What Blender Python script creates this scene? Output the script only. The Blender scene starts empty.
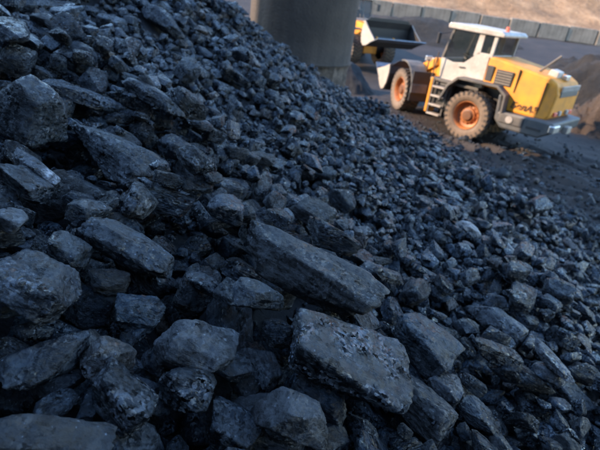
import bpy, bmesh, math, random
import numpy as np
from mathutils import Vector, Matrix

# ------------------------------------------------------------ camera, sky, sun, exposure
scene = bpy.context.scene
COL = scene.collection
R = math.radians
FPX, PITCH, ROLL, CAMH = 500.0, R(25.8), R(8.0), 4.0
CF = Vector((0, math.cos(PITCH), -math.sin(PITCH)))
CU0 = Vector((0, math.sin(PITCH), math.cos(PITCH)))
CR = Vector((1, 0, 0)) * math.cos(ROLL) + CU0 * math.sin(ROLL)
CU = -Vector((1, 0, 0)) * math.sin(ROLL) + CU0 * math.cos(ROLL)
CAM = Vector((0, 0, CAMH))
cam = bpy.data.cameras.new('camera')
cam.lens = 30.0; cam.sensor_width = 36.0
cam.clip_start = 0.05; cam.clip_end = 600
cam.dof.use_dof = True; cam.dof.focus_distance = 1.75; cam.dof.aperture_fstop = 3.4
cam_o = bpy.data.objects.new('camera', cam); COL.objects.link(cam_o)
m = Matrix((CR, CU, -CF)).transposed().to_4x4(); m.translation = CAM
cam_o.matrix_world = m
scene.camera = cam_o

SUN_EL, SUN_AZ_VEC = R(26), Vector((-0.9925, -0.122))      # horizontal direction towards the sun
world = bpy.data.worlds.new('World'); scene.world = world; world.use_nodes = True
wn = world.node_tree.nodes; wl = world.node_tree.links
sky = wn.new('ShaderNodeTexSky'); sky.sky_type = 'NISHITA'; sky.sun_disc = False
sky.sun_elevation = SUN_EL
sky.sun_rotation = math.atan2(SUN_AZ_VEC.x, SUN_AZ_VEC.y)
sky.air_density = 1.2; sky.dust_density = 0.1; sky.ozone_density = 3.8
wn['Background'].inputs[1].default_value = 0.15
wl.new(sky.outputs[0], wn['Background'].inputs[0])
sun = bpy.data.lights.new('sun', 'SUN'); sun.energy = 2.0; sun.angle = R(0.6); sun.color = (1.0, 0.74, 0.5)
sun_o = bpy.data.objects.new('sun', sun); COL.objects.link(sun_o)
SV = Vector((SUN_AZ_VEC.x, SUN_AZ_VEC.y, 0)).normalized() * math.cos(SUN_EL) + Vector((0, 0, math.sin(SUN_EL)))
sun_o.rotation_euler = SV.to_track_quat('Z', 'Y').to_euler()
sun_o.location = (-20, 0, 30)
scene.view_settings.view_transform = 'Standard'
scene.view_settings.look = 'None'
scene.view_settings.exposure = 2.5
scene.view_settings.gamma = 1.0

rng = np.random.RandomState(11)
random.seed(5)

# ------------------------------------------------------------ helpers
def tag(o, label=None, cat=None, group=None, kind=None):
    if label: o['label'] = label
    if cat: o['category'] = cat
    if group: o['group'] = group
    if kind: o['kind'] = kind
    return o

def empty(name, loc=(0, 0, 0), rz=0.0, parent=None):
    o = bpy.data.objects.new(name, None); COL.objects.link(o)
    o.location = loc; o.rotation_euler = (0, 0, rz); o.parent = parent
    o.empty_display_size = 0.2
    return o

def link(name, me, mat, parent=None, bevel=0, smooth=False, seg=2):
    if mat is not None and not me.materials: me.materials.append(mat)
    if smooth:
        me.polygons.foreach_set('use_smooth', np.ones(len(me.polygons), dtype=bool))
    o = bpy.data.objects.new(name, me); COL.objects.link(o); o.parent = parent
    if bevel:
        b = o.modifiers.new('bevel', 'BEVEL'); b.width = bevel; b.segments = seg; b.limit_method = 'ANGLE'; b.angle_limit = R(35)
    return o

def np_mesh(name, V, F):
    me = bpy.data.meshes.new(name)
    V = np.asarray(V, dtype=np.float32); F = np.asarray(F, dtype=np.int32)
    k = F.shape[1]
    me.vertices.add(len(V)); me.vertices.foreach_set('co', V.ravel())
    me.loops.add(F.size); me.loops.foreach_set('vertex_index', F.ravel())
    me.polygons.add(len(F)); me.polygons.foreach_set('loop_start', np.arange(0, F.size, k, dtype=np.int32))
    me.update(calc_edges=True)
    return me

_P = np.random.RandomState(3).permutation(512)
_P = np.concatenate([_P, _P, _P])
_G = np.random.RandomState(4).normal(size=(512, 3)); _G /= np.linalg.norm(_G, axis=1)[:, None]
def noise3(p):
    p = np.asarray(p, dtype=np.float64); i = np.floor(p).astype(np.int64); f = p - i; i &= 511
    w = f * f * f * (f * (f * 6 - 15) + 10); out = 0
    for dx in (0, 1):
        wx = w[:, 0] if dx else 1 - w[:, 0]
        for dy in (0, 1):
            wy = w[:, 1] if dy else 1 - w[:, 1]
            for dz in (0, 1):
                wz = w[:, 2] if dz else 1 - w[:, 2]
                h = _P[(_P[(_P[(i[:, 0] + dx) & 511] + i[:, 1] + dy) & 511] + i[:, 2] + dz) & 511]
                g = _G[h]
                out = out + wx * wy * wz * ((f[:, 0] - dx) * g[:, 0] + (f[:, 1] - dy) * g[:, 1] + (f[:, 2] - dz) * g[:, 2])
    return out
def fbm(p, oct=4, gain=0.5):
    a, s, o = 1.0, 1.0, 0
    for k in range(oct):
        o = o + a * noise3(np.asarray(p) * s + 17.3 * k); a *= gain; s *= 2.03
    return o

# ------------------------------------------------------------ materials
def new_mat(name):
    mt = bpy.data.materials.new(name); mt.use_nodes = True
    nt = mt.node_tree; return mt, nt, nt.nodes, nt.links, nt.nodes['Principled BSDF']

def node(N, t, **kw):
    n = N.new(t)
    for k, v in kw.items(): setattr(n, k, v)
    return n

def ramp(N, stops, interp='LINEAR'):
    r = N.new('ShaderNodeValToRGB'); cr = r.color_ramp; cr.interpolation = interp
    while len(cr.elements) < len(stops): cr.elements.new(0.5)
    for e, (p, c) in zip(cr.elements, stops):
        e.position = p; e.color = (c, c, c, 1) if not hasattr(c, '__len__') else (*c, 1)
    return r

def dirty(name, col, dirt, scale=3.0, amount=0.5, rough=0.5, metal=0.0, bump=0.2, coord='Object'):
    """a solid colour with dust patches and fine grain"""
    mt, nt, N, L, B = new_mat(name)
    tc = node(N, 'ShaderNodeTexCoord')
    n1 = node(N, 'ShaderNodeTexNoise'); n1.inputs['Scale'].default_value = scale; n1.inputs['Detail'].default_value = 8
    n1.inputs['Roughness'].default_value = 0.65
    L.new(tc.outputs[coord], n1.inputs['Vector'])
    r = ramp(N, [(0.35, 0.0), (0.7, 1.0)]); L.new(n1.outputs[0], r.inputs[0])
    mu = node(N, 'ShaderNodeMath', operation='MULTIPLY'); mu.inputs[1].default_value = amount; L.new(r.outputs[0], mu.inputs[0])
    mx = node(N, 'ShaderNodeMix', data_type='RGBA'); mx.inputs[6].default_value = (*col, 1); mx.inputs[7].default_value = (*dirt, 1)
    L.new(mu.outputs[0], mx.inputs[0]); L.new(mx.outputs[2], B.inputs['Base Color'])
    n2 = node(N, 'ShaderNodeTexNoise'); n2.inputs['Scale'].default_value = scale * 9; n2.inputs['Detail'].default_value = 5
    L.new(tc.outputs[coord], n2.inputs['Vector'])
    rr = node(N, 'ShaderNodeMapRange'); rr.inputs[3].default_value = max(0, rough - 0.12); rr.inputs[4].default_value = min(1, rough + 0.2)
    L.new(n1.outputs[0], rr.inputs[0]); L.new(rr.outputs[0], B.inputs['Roughness'])
    B.inputs['Metallic'].default_value = metal
    bp = node(N, 'ShaderNodeBump'); bp.inputs['Strength'].default_value = bump; bp.inputs['Distance'].default_value = 0.02
    L.new(n2.outputs[0], bp.inputs['Height']); L.new(bp.outputs[0], B.inputs['Normal'])
    return mt

def coal_mat(name, base=(0.0050, 0.0069, 0.0095), dust=(0.030, 0.051, 0.073), dust_amt=0.5, rough=0.29, scale=1.0,
             glitter=0.3, layered=0.5, pits=0.0, crust=None, crust_amt=0.0, bump=1.0, tone_attr=None):
    """broken coal: dark body, grey dust film, bedding lines, cleat facets with some glint put into the colour, optional pale crust"""
    mt, nt, N, L, B = new_mat(name)
    tc = node(N, 'ShaderNodeTexCoord'); oi = node(N, 'ShaderNodeObjectInfo')
    off = node(N, 'ShaderNodeVectorMath', operation='MULTIPLY_ADD')
    cb = node(N, 'ShaderNodeCombineXYZ')
    for i in range(3): L.new(oi.outputs['Random'], cb.inputs[i])
    L.new(cb.outputs[0], off.inputs[0]); off.inputs[1].default_value = (37, 51, 23); L.new(tc.outputs['Object'], off.inputs[2])
    v = off.outputs[0]
    def noise(s, d=6, r=0.6, vec=None, dist=0):
        n = node(N, 'ShaderNodeTexNoise'); n.inputs['Scale'].default_value = s * scale; n.inputs['Detail'].default_value = d
        n.inputs['Roughness'].default_value = r; n.inputs['Distortion'].default_value = dist
        L.new(vec or v, n.inputs['Vector']); return n
    big = noise(4, 4); mid = noise(18, 6, 0.65); fine = noise(110, 5, 0.75)
    # bedding
    mp = node(N, 'ShaderNodeMapping'); mp.inputs['Scale'].default_value = (1.2, 1.2, 9.0); mp.inputs['Rotation'].default_value = (0.12, 0.1, 0)
    L.new(v, mp.inputs['Vector']); bed = noise(7, 6, 0.6, mp.outputs[0], 0.3)
    # facets
    vo = node(N, 'ShaderNodeTexVoronoi', feature='F1'); vo.inputs['Scale'].default_value = 85 * scale
    wv = node(N, 'ShaderNodeVectorMath', operation='MULTIPLY_ADD'); L.new(mid.outputs['Color'], wv.inputs[0]); wv.inputs[1].default_value = (0.05 / scale,) * 3
    L.new(v, wv.inputs[2]); L.new(wv.outputs[0], vo.inputs['Vector'])
    sep = node(N, 'ShaderNodeSeparateColor'); L.new(vo.outputs['Color'], sep.inputs[0])
    # dust mask
    dm = node(N, 'ShaderNodeMath', operation='ADD'); L.new(big.outputs[0], dm.inputs[0]); L.new(mid.outputs[0], dm.inputs[1])
    dr = ramp(N, [(0.48, 0.0), (0.56, 1.25)])
    dh = node(N, 'ShaderNodeMath', operation='MULTIPLY'); dh.inputs[1].default_value = 0.5; L.new(dm.outputs[0], dh.inputs[0]); L.new(dh.outputs[0], dr.inputs[0])
    fr = ramp(N, [(0.38, 0.15), (0.62, 1.0)]); L.new(fine.outputs[0], fr.inputs[0])
    da = node(N, 'ShaderNodeMath', operation='MULTIPLY'); L.new(dr.outputs[0], da.inputs[0]); L.new(fr.outputs[0], da.inputs[1])
    db = node(N, 'ShaderNodeMath', operation='MULTIPLY'); L.new(da.outputs[0], db.inputs[0])
    # individual amount
    mr = node(N, 'ShaderNodeMapRange'); mr.inputs[3].default_value = dust_amt * 0.3; mr.inputs[4].default_value = min(1, dust_amt * 1.5)
    if tone_attr:
        at = node(N, 'ShaderNodeAttribute', attribute_name=tone_attr); L.new(at.outputs['Fac'], mr.inputs[0])
    else: L.new(oi.outputs['Random'], mr.inputs[0])
    L.new(mr.outputs[0], db.inputs[1])
    c1 = node(N, 'ShaderNodeMix', data_type='RGBA'); c1.inputs[6].default_value = (*base, 1); c1.inputs[7].default_value = (*dust, 1)
    L.new(db.outputs[0], c1.inputs[0]); col = c1.outputs[2]
    # glossy facets patch; their glint is also mixed in as a paler colour
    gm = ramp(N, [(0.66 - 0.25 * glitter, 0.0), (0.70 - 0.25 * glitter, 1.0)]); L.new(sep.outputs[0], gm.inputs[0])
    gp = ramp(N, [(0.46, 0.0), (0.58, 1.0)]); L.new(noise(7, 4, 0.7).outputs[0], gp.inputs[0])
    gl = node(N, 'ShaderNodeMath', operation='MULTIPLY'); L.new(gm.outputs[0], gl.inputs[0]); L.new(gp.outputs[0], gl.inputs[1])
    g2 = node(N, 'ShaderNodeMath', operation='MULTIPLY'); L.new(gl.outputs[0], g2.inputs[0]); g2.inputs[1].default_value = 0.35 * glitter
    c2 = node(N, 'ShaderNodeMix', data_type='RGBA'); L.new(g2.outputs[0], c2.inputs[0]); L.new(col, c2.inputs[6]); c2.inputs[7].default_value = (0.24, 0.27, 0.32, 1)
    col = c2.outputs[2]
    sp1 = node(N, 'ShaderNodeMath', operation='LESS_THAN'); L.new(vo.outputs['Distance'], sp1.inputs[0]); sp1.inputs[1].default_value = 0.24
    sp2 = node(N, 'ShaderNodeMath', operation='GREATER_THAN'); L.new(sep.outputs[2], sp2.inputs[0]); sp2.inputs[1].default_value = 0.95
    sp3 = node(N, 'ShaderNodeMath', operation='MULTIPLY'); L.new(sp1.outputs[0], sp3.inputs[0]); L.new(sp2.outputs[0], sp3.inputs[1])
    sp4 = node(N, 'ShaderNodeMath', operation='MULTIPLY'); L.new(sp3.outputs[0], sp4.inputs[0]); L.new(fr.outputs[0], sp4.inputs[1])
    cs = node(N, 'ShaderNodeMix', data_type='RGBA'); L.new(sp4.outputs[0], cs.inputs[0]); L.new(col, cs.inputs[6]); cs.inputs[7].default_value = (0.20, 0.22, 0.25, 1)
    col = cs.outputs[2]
    if tone_attr:
        wr = ramp(N, [(0.0, 0.0), (0.30, 0.0), (0.31, 0.8), (0.37, 0.8), (0.38, 0.0)]); L.new(at.outputs['Fac'], wr.inputs[0])
        cw_ = node(N, 'ShaderNodeMix', data_type='RGBA'); L.new(wr.outputs[0], cw_.inputs[0]); L.new(col, cw_.inputs[6]); cw_.inputs[7].default_value = (0.085, 0.065, 0.052, 1)
        col = cw_.outputs[2]
    if crust:
        kn = noise(3.2, 8, 0.72, dist=0.6); kr = ramp(N, [(0.57 - 0.2 * crust_amt, 0.0), (0.70 - 0.2 * crust_amt, 1.0)]); L.new(kn.outputs[0], kr.inputs[0])
        kb_ = ramp(N, [(0.42, 0.12), (0.58, 1.0)]); L.new(noise(40, 6, 0.75).outputs[0], kb_.inputs[0])
        kf = node(N, 'ShaderNodeMath', operation='MULTIPLY'); L.new(kr.outputs[0], kf.inputs[0]); L.new(kb_.outputs[0], kf.inputs[1])
        c3 = node(N, 'ShaderNodeMix', data_type='RGBA'); L.new(kf.outputs[0], c3.inputs[0]); L.new(col, c3.inputs[6]); c3.inputs[7].default_value = (*crust, 1)
        col = c3.outputs[2]
    L.new(col, B.inputs['Base Color'])
    ro = node(N, 'ShaderNodeMapRange'); ro.inputs[3].default_value = rough - 0.16; ro.inputs[4].default_value = rough + 0.22
    L.new(mid.outputs[0], ro.inputs[0]); ro.inputs[1].default_value = 0.3; ro.inputs[2].default_value = 0.7
    rs = node(N, 'ShaderNodeMath', operation='SUBTRACT'); rs.use_clamp = True; L.new(ro.outputs[0], rs.inputs[0])
    r3 = node(N, 'ShaderNodeMath', operation='MULTIPLY'); L.new(gl.outputs[0], r3.inputs[0]); r3.inputs[1].default_value = 0.35; L.new(r3.outputs[0], rs.inputs[1])
    L.new(rs.outputs[0], B.inputs['Roughness'])
    B.inputs['IOR'].default_value = 1.52; B.inputs['Specular IOR Level'].default_value = 0.5
    # relief
    def mul(a, k):
        q = node(N, 'ShaderNodeMath', operation='MULTIPLY'); L.new(a, q.inputs[0]); q.inputs[1].default_value = k; return q.outputs[0]
    def add(a, b):
        q = node(N, 'ShaderNodeMath', operation='ADD'); L.new(a, q.inputs[0]); L.new(b, q.inputs[1]); return q.outputs[0]
    vo2 = node(N, 'ShaderNodeTexVoronoi', feature='F1'); vo2.inputs['Scale'].default_value = 24 * scale; L.new(wv.outputs[0], vo2.inputs['Vector'])
    s2 = node(N, 'ShaderNodeSeparateColor'); L.new(vo2.outputs['Color'], s2.inputs[0])
    h = add(mul(bed.outputs[0], 1.1 * layered), mul(mid.outputs[0], 0.8))
    h = add(h, mul(fine.outputs[0], 0.30)); h = add(h, mul(sep.outputs[1], 0.14 + 0.3 * glitter)); h = add(h, mul(s2.outputs[1], 0.35))
    if pits:
        vp = node(N, 'ShaderNodeTexVoronoi', feature='SMOOTH_F1'); vp.inputs['Scale'].default_value = 26 * scale; L.new(v, vp.inputs['Vector'])
        h = add(h, mul(vp.outputs[0], pits))
    bp = node(N, 'ShaderNodeBump'); bp.inputs['Strength'].default_value = min(1, 0.8 * bump); bp.inputs['Distance'].default_value = 0.030 / scale * bump
    L.new(h, bp.inputs['Height'])
    # cleat facets: each little cell is tilted its own way, so some catch the sky
    cen = node(N, 'ShaderNodeVectorMath', operation='SUBTRACT'); L.new(vo.outputs['Color'], cen.inputs[0]); cen.inputs[1].default_value = (.5, .5, .5)
    cn2 = node(N, 'ShaderNodeVectorMath', operation='SUBTRACT'); L.new(vo2.outputs['Color'], cn2.inputs[0]); cn2.inputs[1].default_value = (.5, .5, .5)
    sc2 = node(N, 'ShaderNodeVectorMath', operation='SCALE'); L.new(cn2.outputs[0], sc2.inputs[0]); sc2.inputs['Scale'].default_value = 0.75
    kk = node(N, 'ShaderNodeMath', operation='MULTIPLY_ADD'); L.new(gp.outputs[0], kk.inputs[0]); kk.inputs[1].default_value = 1.5 * glitter + 0.3; kk.inputs[2].default_value = 0.55
    scn = node(N, 'ShaderNodeVectorMath', operation='SCALE'); L.new(cen.outputs[0], scn.inputs[0]); L.new(kk.outputs[0], scn.inputs['Scale'])
    ad = node(N, 'ShaderNodeVectorMath', operation='ADD'); L.new(bp.outputs[0], ad.inputs[0]); L.new(scn.outputs[0], ad.inputs[1])
    nm = node(N, 'ShaderNodeVectorMath', operation='NORMALIZE'); ad2 = node(N, 'ShaderNodeVectorMath', operation='ADD'); L.new(ad.outputs[0], ad2.inputs[0]); L.new(sc2.outputs[0], ad2.inputs[1]); L.new(ad2.outputs[0], nm.inputs[0]); L.new(nm.outputs[0], B.inputs['Normal'])
    return mt

M = {}
M['orange'] = dirty('loader_orange_paint', (0.66, 0.245, 0.006), (0.24, 0.11, 0.035), 2.6, 0.6, 0.6, bump=0.05)
M['white'] = dirty('cab_white_paint', (0.43, 0.39, 0.35), (0.18, 0.145, 0.115), 2.8, 0.7, 0.45, bump=0.05)
M['grey'] = dirty('counterweight_grey_paint', (0.05, 0.055, 0.06), (0.15, 0.125, 0.10), 2.5, 0.6, 0.5, bump=0.1)
M['fender'] = dirty('dusty_fender', (0.045, 0.043, 0.042), (0.20, 0.165, 0.13), 2.0, 0.6, 0.6, bump=0.1)
M['black'] = dirty('black_steel', (0.018, 0.018, 0.02), (0.06, 0.05, 0.045), 3.0, 0.5, 0.55, bump=0.1)
M['tyre'] = dirty('dusty_rubber', (0.185, 0.125, 0.082), (0.08, 0.058, 0.042), 3.0, 0.6, 0.85, bump=0.4)
M['tread'] = dirty('tread_rubber', (0.035, 0.028, 0.023), (0.11, 0.08, 0.058), 4.0, 0.6, 0.85, bump=0.4)
M['rim'] = dirty('rim_orange', (0.42, 0.135, 0.03), (0.10, 0.05, 0.028), 4.0, 0.6, 0.5, bump=0.1)
M['hub'] = dirty('hub_dark', (0.16, 0.055, 0.015), (0.04, 0.025, 0.018), 6.0, 0.6, 0.5)
M['steel'] = dirty('worn_bucket_steel', (0.36, 0.31, 0.26), (0.18, 0.13, 0.09), 2.0, 0.6, 0.5, bump=0.15)
M['polished'] = dirty('scoured_steel', (0.22, 0.23, 0.26), (0.08, 0.08, 0.08), 3.0, 0.6, 0.38, metal=0.8, bump=0.1)
M['darksteel'] = dirty('coal_blackened_steel', (0.014, 0.013, 0.013), (0.04, 0.034, 0.03), 2.0, 0.6, 0.55, bump=0.2)
M['red'] = dirty('red_lamp', (0.65, 0.10, 0.05), (0.4, 0.2, 0.15), 5, 0.3, 0.3)
M['lettering'] = dirty('dark_lettering', (0.05, 0.03, 0.02), (0.1, 0.06, 0.03), 5, 0.3, 0.5)
M['seat'] = dirty('seat_cloth', (0.10, 0.11, 0.10), (0.22, 0.22, 0.19), 8, 0.4, 0.9)
M['chrome'] = dirty('bright_metal', (0.6, 0.6, 0.6), (0.4, 0.35, 0.3), 5, 0.4, 0.3, metal=0.9, bump=0.02)

mt, nt, N, L, B = new_mat('cab_glass')
B.inputs['Base Color'].default_value = (0.015, 0.022, 0.022, 1); B.inputs['Roughness'].default_value = 0.04
B.inputs['Alpha'].default_value = 0.32; B.inputs['Specular IOR Level'].default_value = 0.6
M['glass'] = mt

def concrete(name, a, b, scale=1.2, streak=True, bump=0.5):
    mt, nt, N, L, B = new_mat(name)
    tc = node(N, 'ShaderNodeTexCoord')
    n1 = node(N, 'ShaderNodeTexNoise'); n1.inputs['Scale'].default_value = scale; n1.inputs['Detail'].default_value = 9; n1.inputs['Roughness'].default_value = 0.65
    L.new(tc.outputs['Object'], n1.inputs['Vector'])
    mp = node(N, 'ShaderNodeMapping'); mp.inputs['Scale'].default_value = (3.0, 3.0, 0.18); L.new(tc.outputs['Object'], mp.inputs[0])
    n2 = node(N, 'ShaderNodeTexNoise'); n2.inputs['Scale'].default_value = 1.3; n2.inputs['Detail'].default_value = 6; L.new(mp.outputs[0], n2.inputs['Vector'])
    mm = node(N, 'ShaderNodeMix', data_type='FLOAT'); mm.inputs[0].default_value = 0.45 if streak else 0.0
    L.new(n1.outputs[0], mm.inputs[2]); L.new(n2.outputs[0], mm.inputs[3])
    r = ramp(N, [(0.32, a), (0.68, b)]); L.new(mm.outputs[0], r.inputs[0]); L.new(r.outputs[0], B.inputs['Base Color'])
    B.inputs['Roughness'].default_value = 0.85
    n3 = node(N, 'ShaderNodeTexNoise'); n3.inputs['Scale'].default_value = 22; n3.inputs['Detail'].default_value = 8; L.new(tc.outputs['Object'], n3.inputs['Vector'])
    bp = node(N, 'ShaderNodeBump'); bp.inputs['Strength'].default_value = bump; bp.inputs['Distance'].default_value = 0.03
    L.new(n3.outputs[0], bp.inputs['Height']); L.new(bp.outputs[0], B.inputs['Normal'])
    return mt
M['pier'] = concrete('stained_concrete', (0.018, 0.0135, 0.010), (0.080, 0.059, 0.044))
M['pier_base'] = concrete('rough_weathered_concrete', (0.02, 0.015, 0.012), (0.16, 0.12, 0.09), 3.5, False, 1.0)
M['block'] = concrete('wall_block_concrete', (0.10, 0.080, 0.060), (0.25, 0.205, 0.16), 1.6)
M['blocker_grey'] = concrete('blocker_concrete', (0.22, 0.21, 0.2), (0.3, 0.29, 0.28), 0.4)  # plain grey for the unseen blocks added to shade the pile

def soil(name, stops, scale, bump=0.6, rough=0.85, fine=18, dist=0.05):
    mt, nt, N, L, B = new_mat(name)
    tc = node(N, 'ShaderNodeTexCoord')
    n1 = node(N, 'ShaderNodeTexNoise'); n1.inputs['Scale'].default_value = scale; n1.inputs['Detail'].default_value = 10; n1.inputs['Roughness'].default_value = 0.62
    L.new(tc.outputs['Object'], n1.inputs['Vector'])
    n2 = node(N, 'ShaderNodeTexNoise'); n2.inputs['Scale'].default_value = fine; n2.inputs['Detail'].default_value = 8; n2.inputs['Roughness'].default_value = 0.7
    L.new(tc.outputs['Object'], n2.inputs['Vector'])
    mm = node(N, 'ShaderNodeMix', data_type='FLOAT'); mm.inputs[0].default_value = 0.4
    L.new(n1.outputs[0], mm.inputs[2]); L.new(n2.outputs[0], mm.inputs[3])
    r = ramp(N, stops); L.new(mm.outputs[0], r.inputs[0]); L.new(r.outputs[0], B.inputs['Base Color'])
    B.inputs['Roughness'].default_value = rough
    bp = node(N, 'ShaderNodeBump'); bp.inputs['Strength'].default_value = bump; bp.inputs['Distance'].default_value = dist
    L.new(n2.outputs[0], bp.inputs['Height']); L.new(bp.outputs[0], B.inputs['Normal'])
    return mt
M['road'] = soil('coal_dusted_dirt', [(0.30, (0.009, 0.007, 0.006)), (0.48, (0.024, 0.0165, 0.012)), (0.62, (0.042, 0.029, 0.021)), (0.75, (0.09, 0.065, 0.048))], 0.9, 0.8, 0.7, 26, 0.04)
M['bank'] = soil('dry_yellow_earth', [(0.34, (0.12, 0.068, 0.034)), (0.46, (0.24, 0.135, 0.066)), (0.58, (0.37, 0.22, 0.115)), (0.70, (0.50, 0.33, 0.19))], 0.5, 0.9, 0.9, 3.5, 0.3)
M['bed'] = soil('coal_fines', [(0.35, (0.008, 0.008, 0.010)), (0.65, (0.028, 0.028, 0.030))], 3.0, 1.0, 0.8, 60, 0.03)
M['heap'] = soil('dark_heap', [(0.35, (0.008, 0.007, 0.006)), (0.55, (0.022, 0.017, 0.013)), (0.75, (0.07, 0.046, 0.031))], 0.8, 1.0, 0.85, 6, 0.15)
M['brownheap'] = soil('brown_earth_heap', [(0.35, (0.022, 0.015, 0.011)), (0.55, (0.07, 0.045, 0.028)), (0.75, (0.20, 0.125, 0.075))], 0.8, 1.0, 0.9, 5, 0.15)

M['coal'] = coal_mat('coal', scale=1.0)

# ------------------------------------------------------------ terrain
def smooth01(t): t = np.clip(t, 0, 1); return t * t * (3 - 2 * t)
def ground_z(x, y):
    return 2.3 * smooth01((y - 27) / 17)

def toe_x(y):                                   # foot of the coal heap beside the road
    return 7.95 - 0.014 * np.clip(y, 0, 30) ** 2 - 0.06 * np.clip(y, 0, 30) - 0.28 * np.clip(y - 12, 0, 20)
def heap_z(x, y):
    x = np.asarray(x, float); y = np.asarray(y, float)
    u = (toe_x(y) - x) * 0.955
    S = np.interp(y, [0, 3, 6, 10, 14], [0.345, 0.36, 0.385, 0.415, 0.43])
    za = u * S + 0.17 * np.clip(u - 5.6, 0, 4) * smooth01((y - 4.0) / 4)
    lump = 0.16 * fbm(np.stack([x.ravel() * 0.45, y.ravel() * 0.45, 0 * x.ravel() + 3.1], 1), 3).reshape(x.shape)
    za = za + lump * smooth01(u / 2)
    v = (16.0 - 0.30 * np.clip(x + 1, 0, 9) - y) * 0.95
    zb = v * 0.68
    k = 0.35
    z = -k * np.log(np.exp(-np.clip(za, -6, 9) / k) + np.exp(-np.clip(zb, -6, 9) / k))
    return np.minimum(z, 4.9 + 0.15 * (z - 4.9))

def grid_sheet(name, x0, x1, y0, y1, step, zf, mat, kind='structure'):
    xs = np.linspace(x0, x1, int((x1 - x0) / step) + 1); ys = np.linspace(y0, y1, int((y1 - y0) / step) + 1)
    X, Y = np.meshgrid(xs, ys); Z = zf(X, Y)
    V = np.stack([X.ravel(), Y.ravel(), Z.ravel()], 1)
    nx = len(xs); i = np.arange((len(ys) - 1) * nx).reshape(-1, nx)[:, :-1].ravel()
    me = np_mesh(name, V, np.stack([i, i + 1, i + nx + 1, i + nx], 1))
    return tag(link(name, me, mat, smooth=True), kind=kind)

def ground_relief(X, Y):
    P = np.stack([X.ravel(), Y.ravel(), 0 * X.ravel()], 1)
    return ground_z(X, Y) + (0.10 * fbm(P * 0.35, 3) + 0.03 * fbm(P * 2.5, 3)).reshape(X.shape)
# wheel ruts: two parallel pairs curving from the machine down the road
def rut_x(y): return 5.0 + (16.5 - y) * 0.42 + 0.035 * (16.5 - y) ** 2
def road_relief(X, Y):
    P = np.stack([X.ravel(), Y.ravel(), 0 * X.ravel()], 1)
    z = ground_z(X, Y) + 0.012 + (0.10 * fbm(P * 0.35, 3) + 0.035 * fbm(P * 2.1, 4) + 0.014 * fbm(P * 9, 3)).reshape(X.shape)
    w = fbm(P * 0.5 + 9, 2).reshape(X.shape) * 0.2
    for off, dep in ((0.0, 0.13), (2.1, 0.12), (0.9, 0.08), (3.4, 0.10), (-0.8, 0.07), (-1.7, 0.06)):
        d = X - rut_x(Y) - off - w
        fade = smooth01((17.5 - Y) / 2)
        z = z + fade * (-dep * np.exp(-(d / 0.24) ** 2) + dep * 0.7 * (np.exp(-((d - 0.42) / 0.13) ** 2) + np.exp(-((d + 0.42) / 0.13) ** 2)))
        tread = 0.018 * np.sin(Y * 26 + 0 * X) * np.exp(-(d / 0.22) ** 2) * fade
        z = z + tread
    return z + 0.05 * smooth01((X - 2.2) / 0.6) * 0
def ground_main(X, Y):                            # sunk under the finer road sheet
    inside = smooth01((X + 0.2) / 0.6) * smooth01((19.2 - X) / 0.6) * smooth01((Y - 5.6) / 0.6) * smooth01((26.2 - Y) / 0.6)
    return ground_relief(X, Y) - 0.35 * inside
grid_sheet('ground', -60, 110, -30, 140, 0.8, ground_main, M['road'])
def road_edge(X, Y):
    e = np.minimum(np.minimum(X + 0.4, 19.6 - X), np.minimum(Y - 5.2, 26.6 - Y))
    return road_relief(X, Y) - 0.30 * (1 - smooth01(e / 0.7))
grid_sheet('road', -0.4, 19.6, 5.2, 26.6, 0.06, road_edge, M['road'])
grid_sheet('coal_pile', -15, 9.5, -6, 17.5, 0.08, lambda X, Y: heap_z(X, Y) - 0.17, M['bed'])

def bank_z(X, Y):
    P = np.stack([X.ravel(), Y.ravel(), 0 * X.ravel()], 1)
    t = (Y - 45.6) / 22
    n = fbm(P * 0.22 + 5, 5).reshape(X.shape)
    gul = np.abs(fbm(P * np.array([0.5, 0.10, 1]) + 2, 3)).reshape(X.shape)
    return 2.9 + 12.5 * smooth01(t * 0.85 + 0.06) + (0.7 * n - 0.3 * gul) * smooth01(t * 4)
grid_sheet('earth_bank', -50, 90, 45.6, 85, 0.45, bank_z, M['bank'])

# ------------------------------------------------------------ block wall in front of the bank
wall = tag(empty('block_wall', (0, 45.2, 0)), 'long low retaining wall of grey concrete blocks under the yellow bank', 'retaining wall')
bm = bmesh.new(); bmesh.ops.create_cube(bm, size=1.0)
for v in bm.verts: v.co = Vector((v.co.x * 2.34, v.co.y * 0.6, v.co.z * 1.18))
bmesh.ops.bevel(bm, geom=bm.edges[:], offset=0.05, segments=1, affect='EDGES')
blk = bpy.data.meshes.new('concrete_block'); bm.to_mesh(blk); bm.free(); blk.materials.append(M['block'])
for i in range(26):
    o = bpy.data.objects.new('concrete_block', blk); COL.objects.link(o); o.parent = wall
    xx = -18 + i * 2.42
    o.location = (xx, random.uniform(-0.06, 0.06), 2.3 + 0.56 + random.uniform(-0.05, 0.05))
    o.rotation_euler = (random.uniform(-.03, .03), random.uniform(-.012, .012), random.uniform(-.02, .02) + (math.pi if i % 2 else 0))

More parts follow.
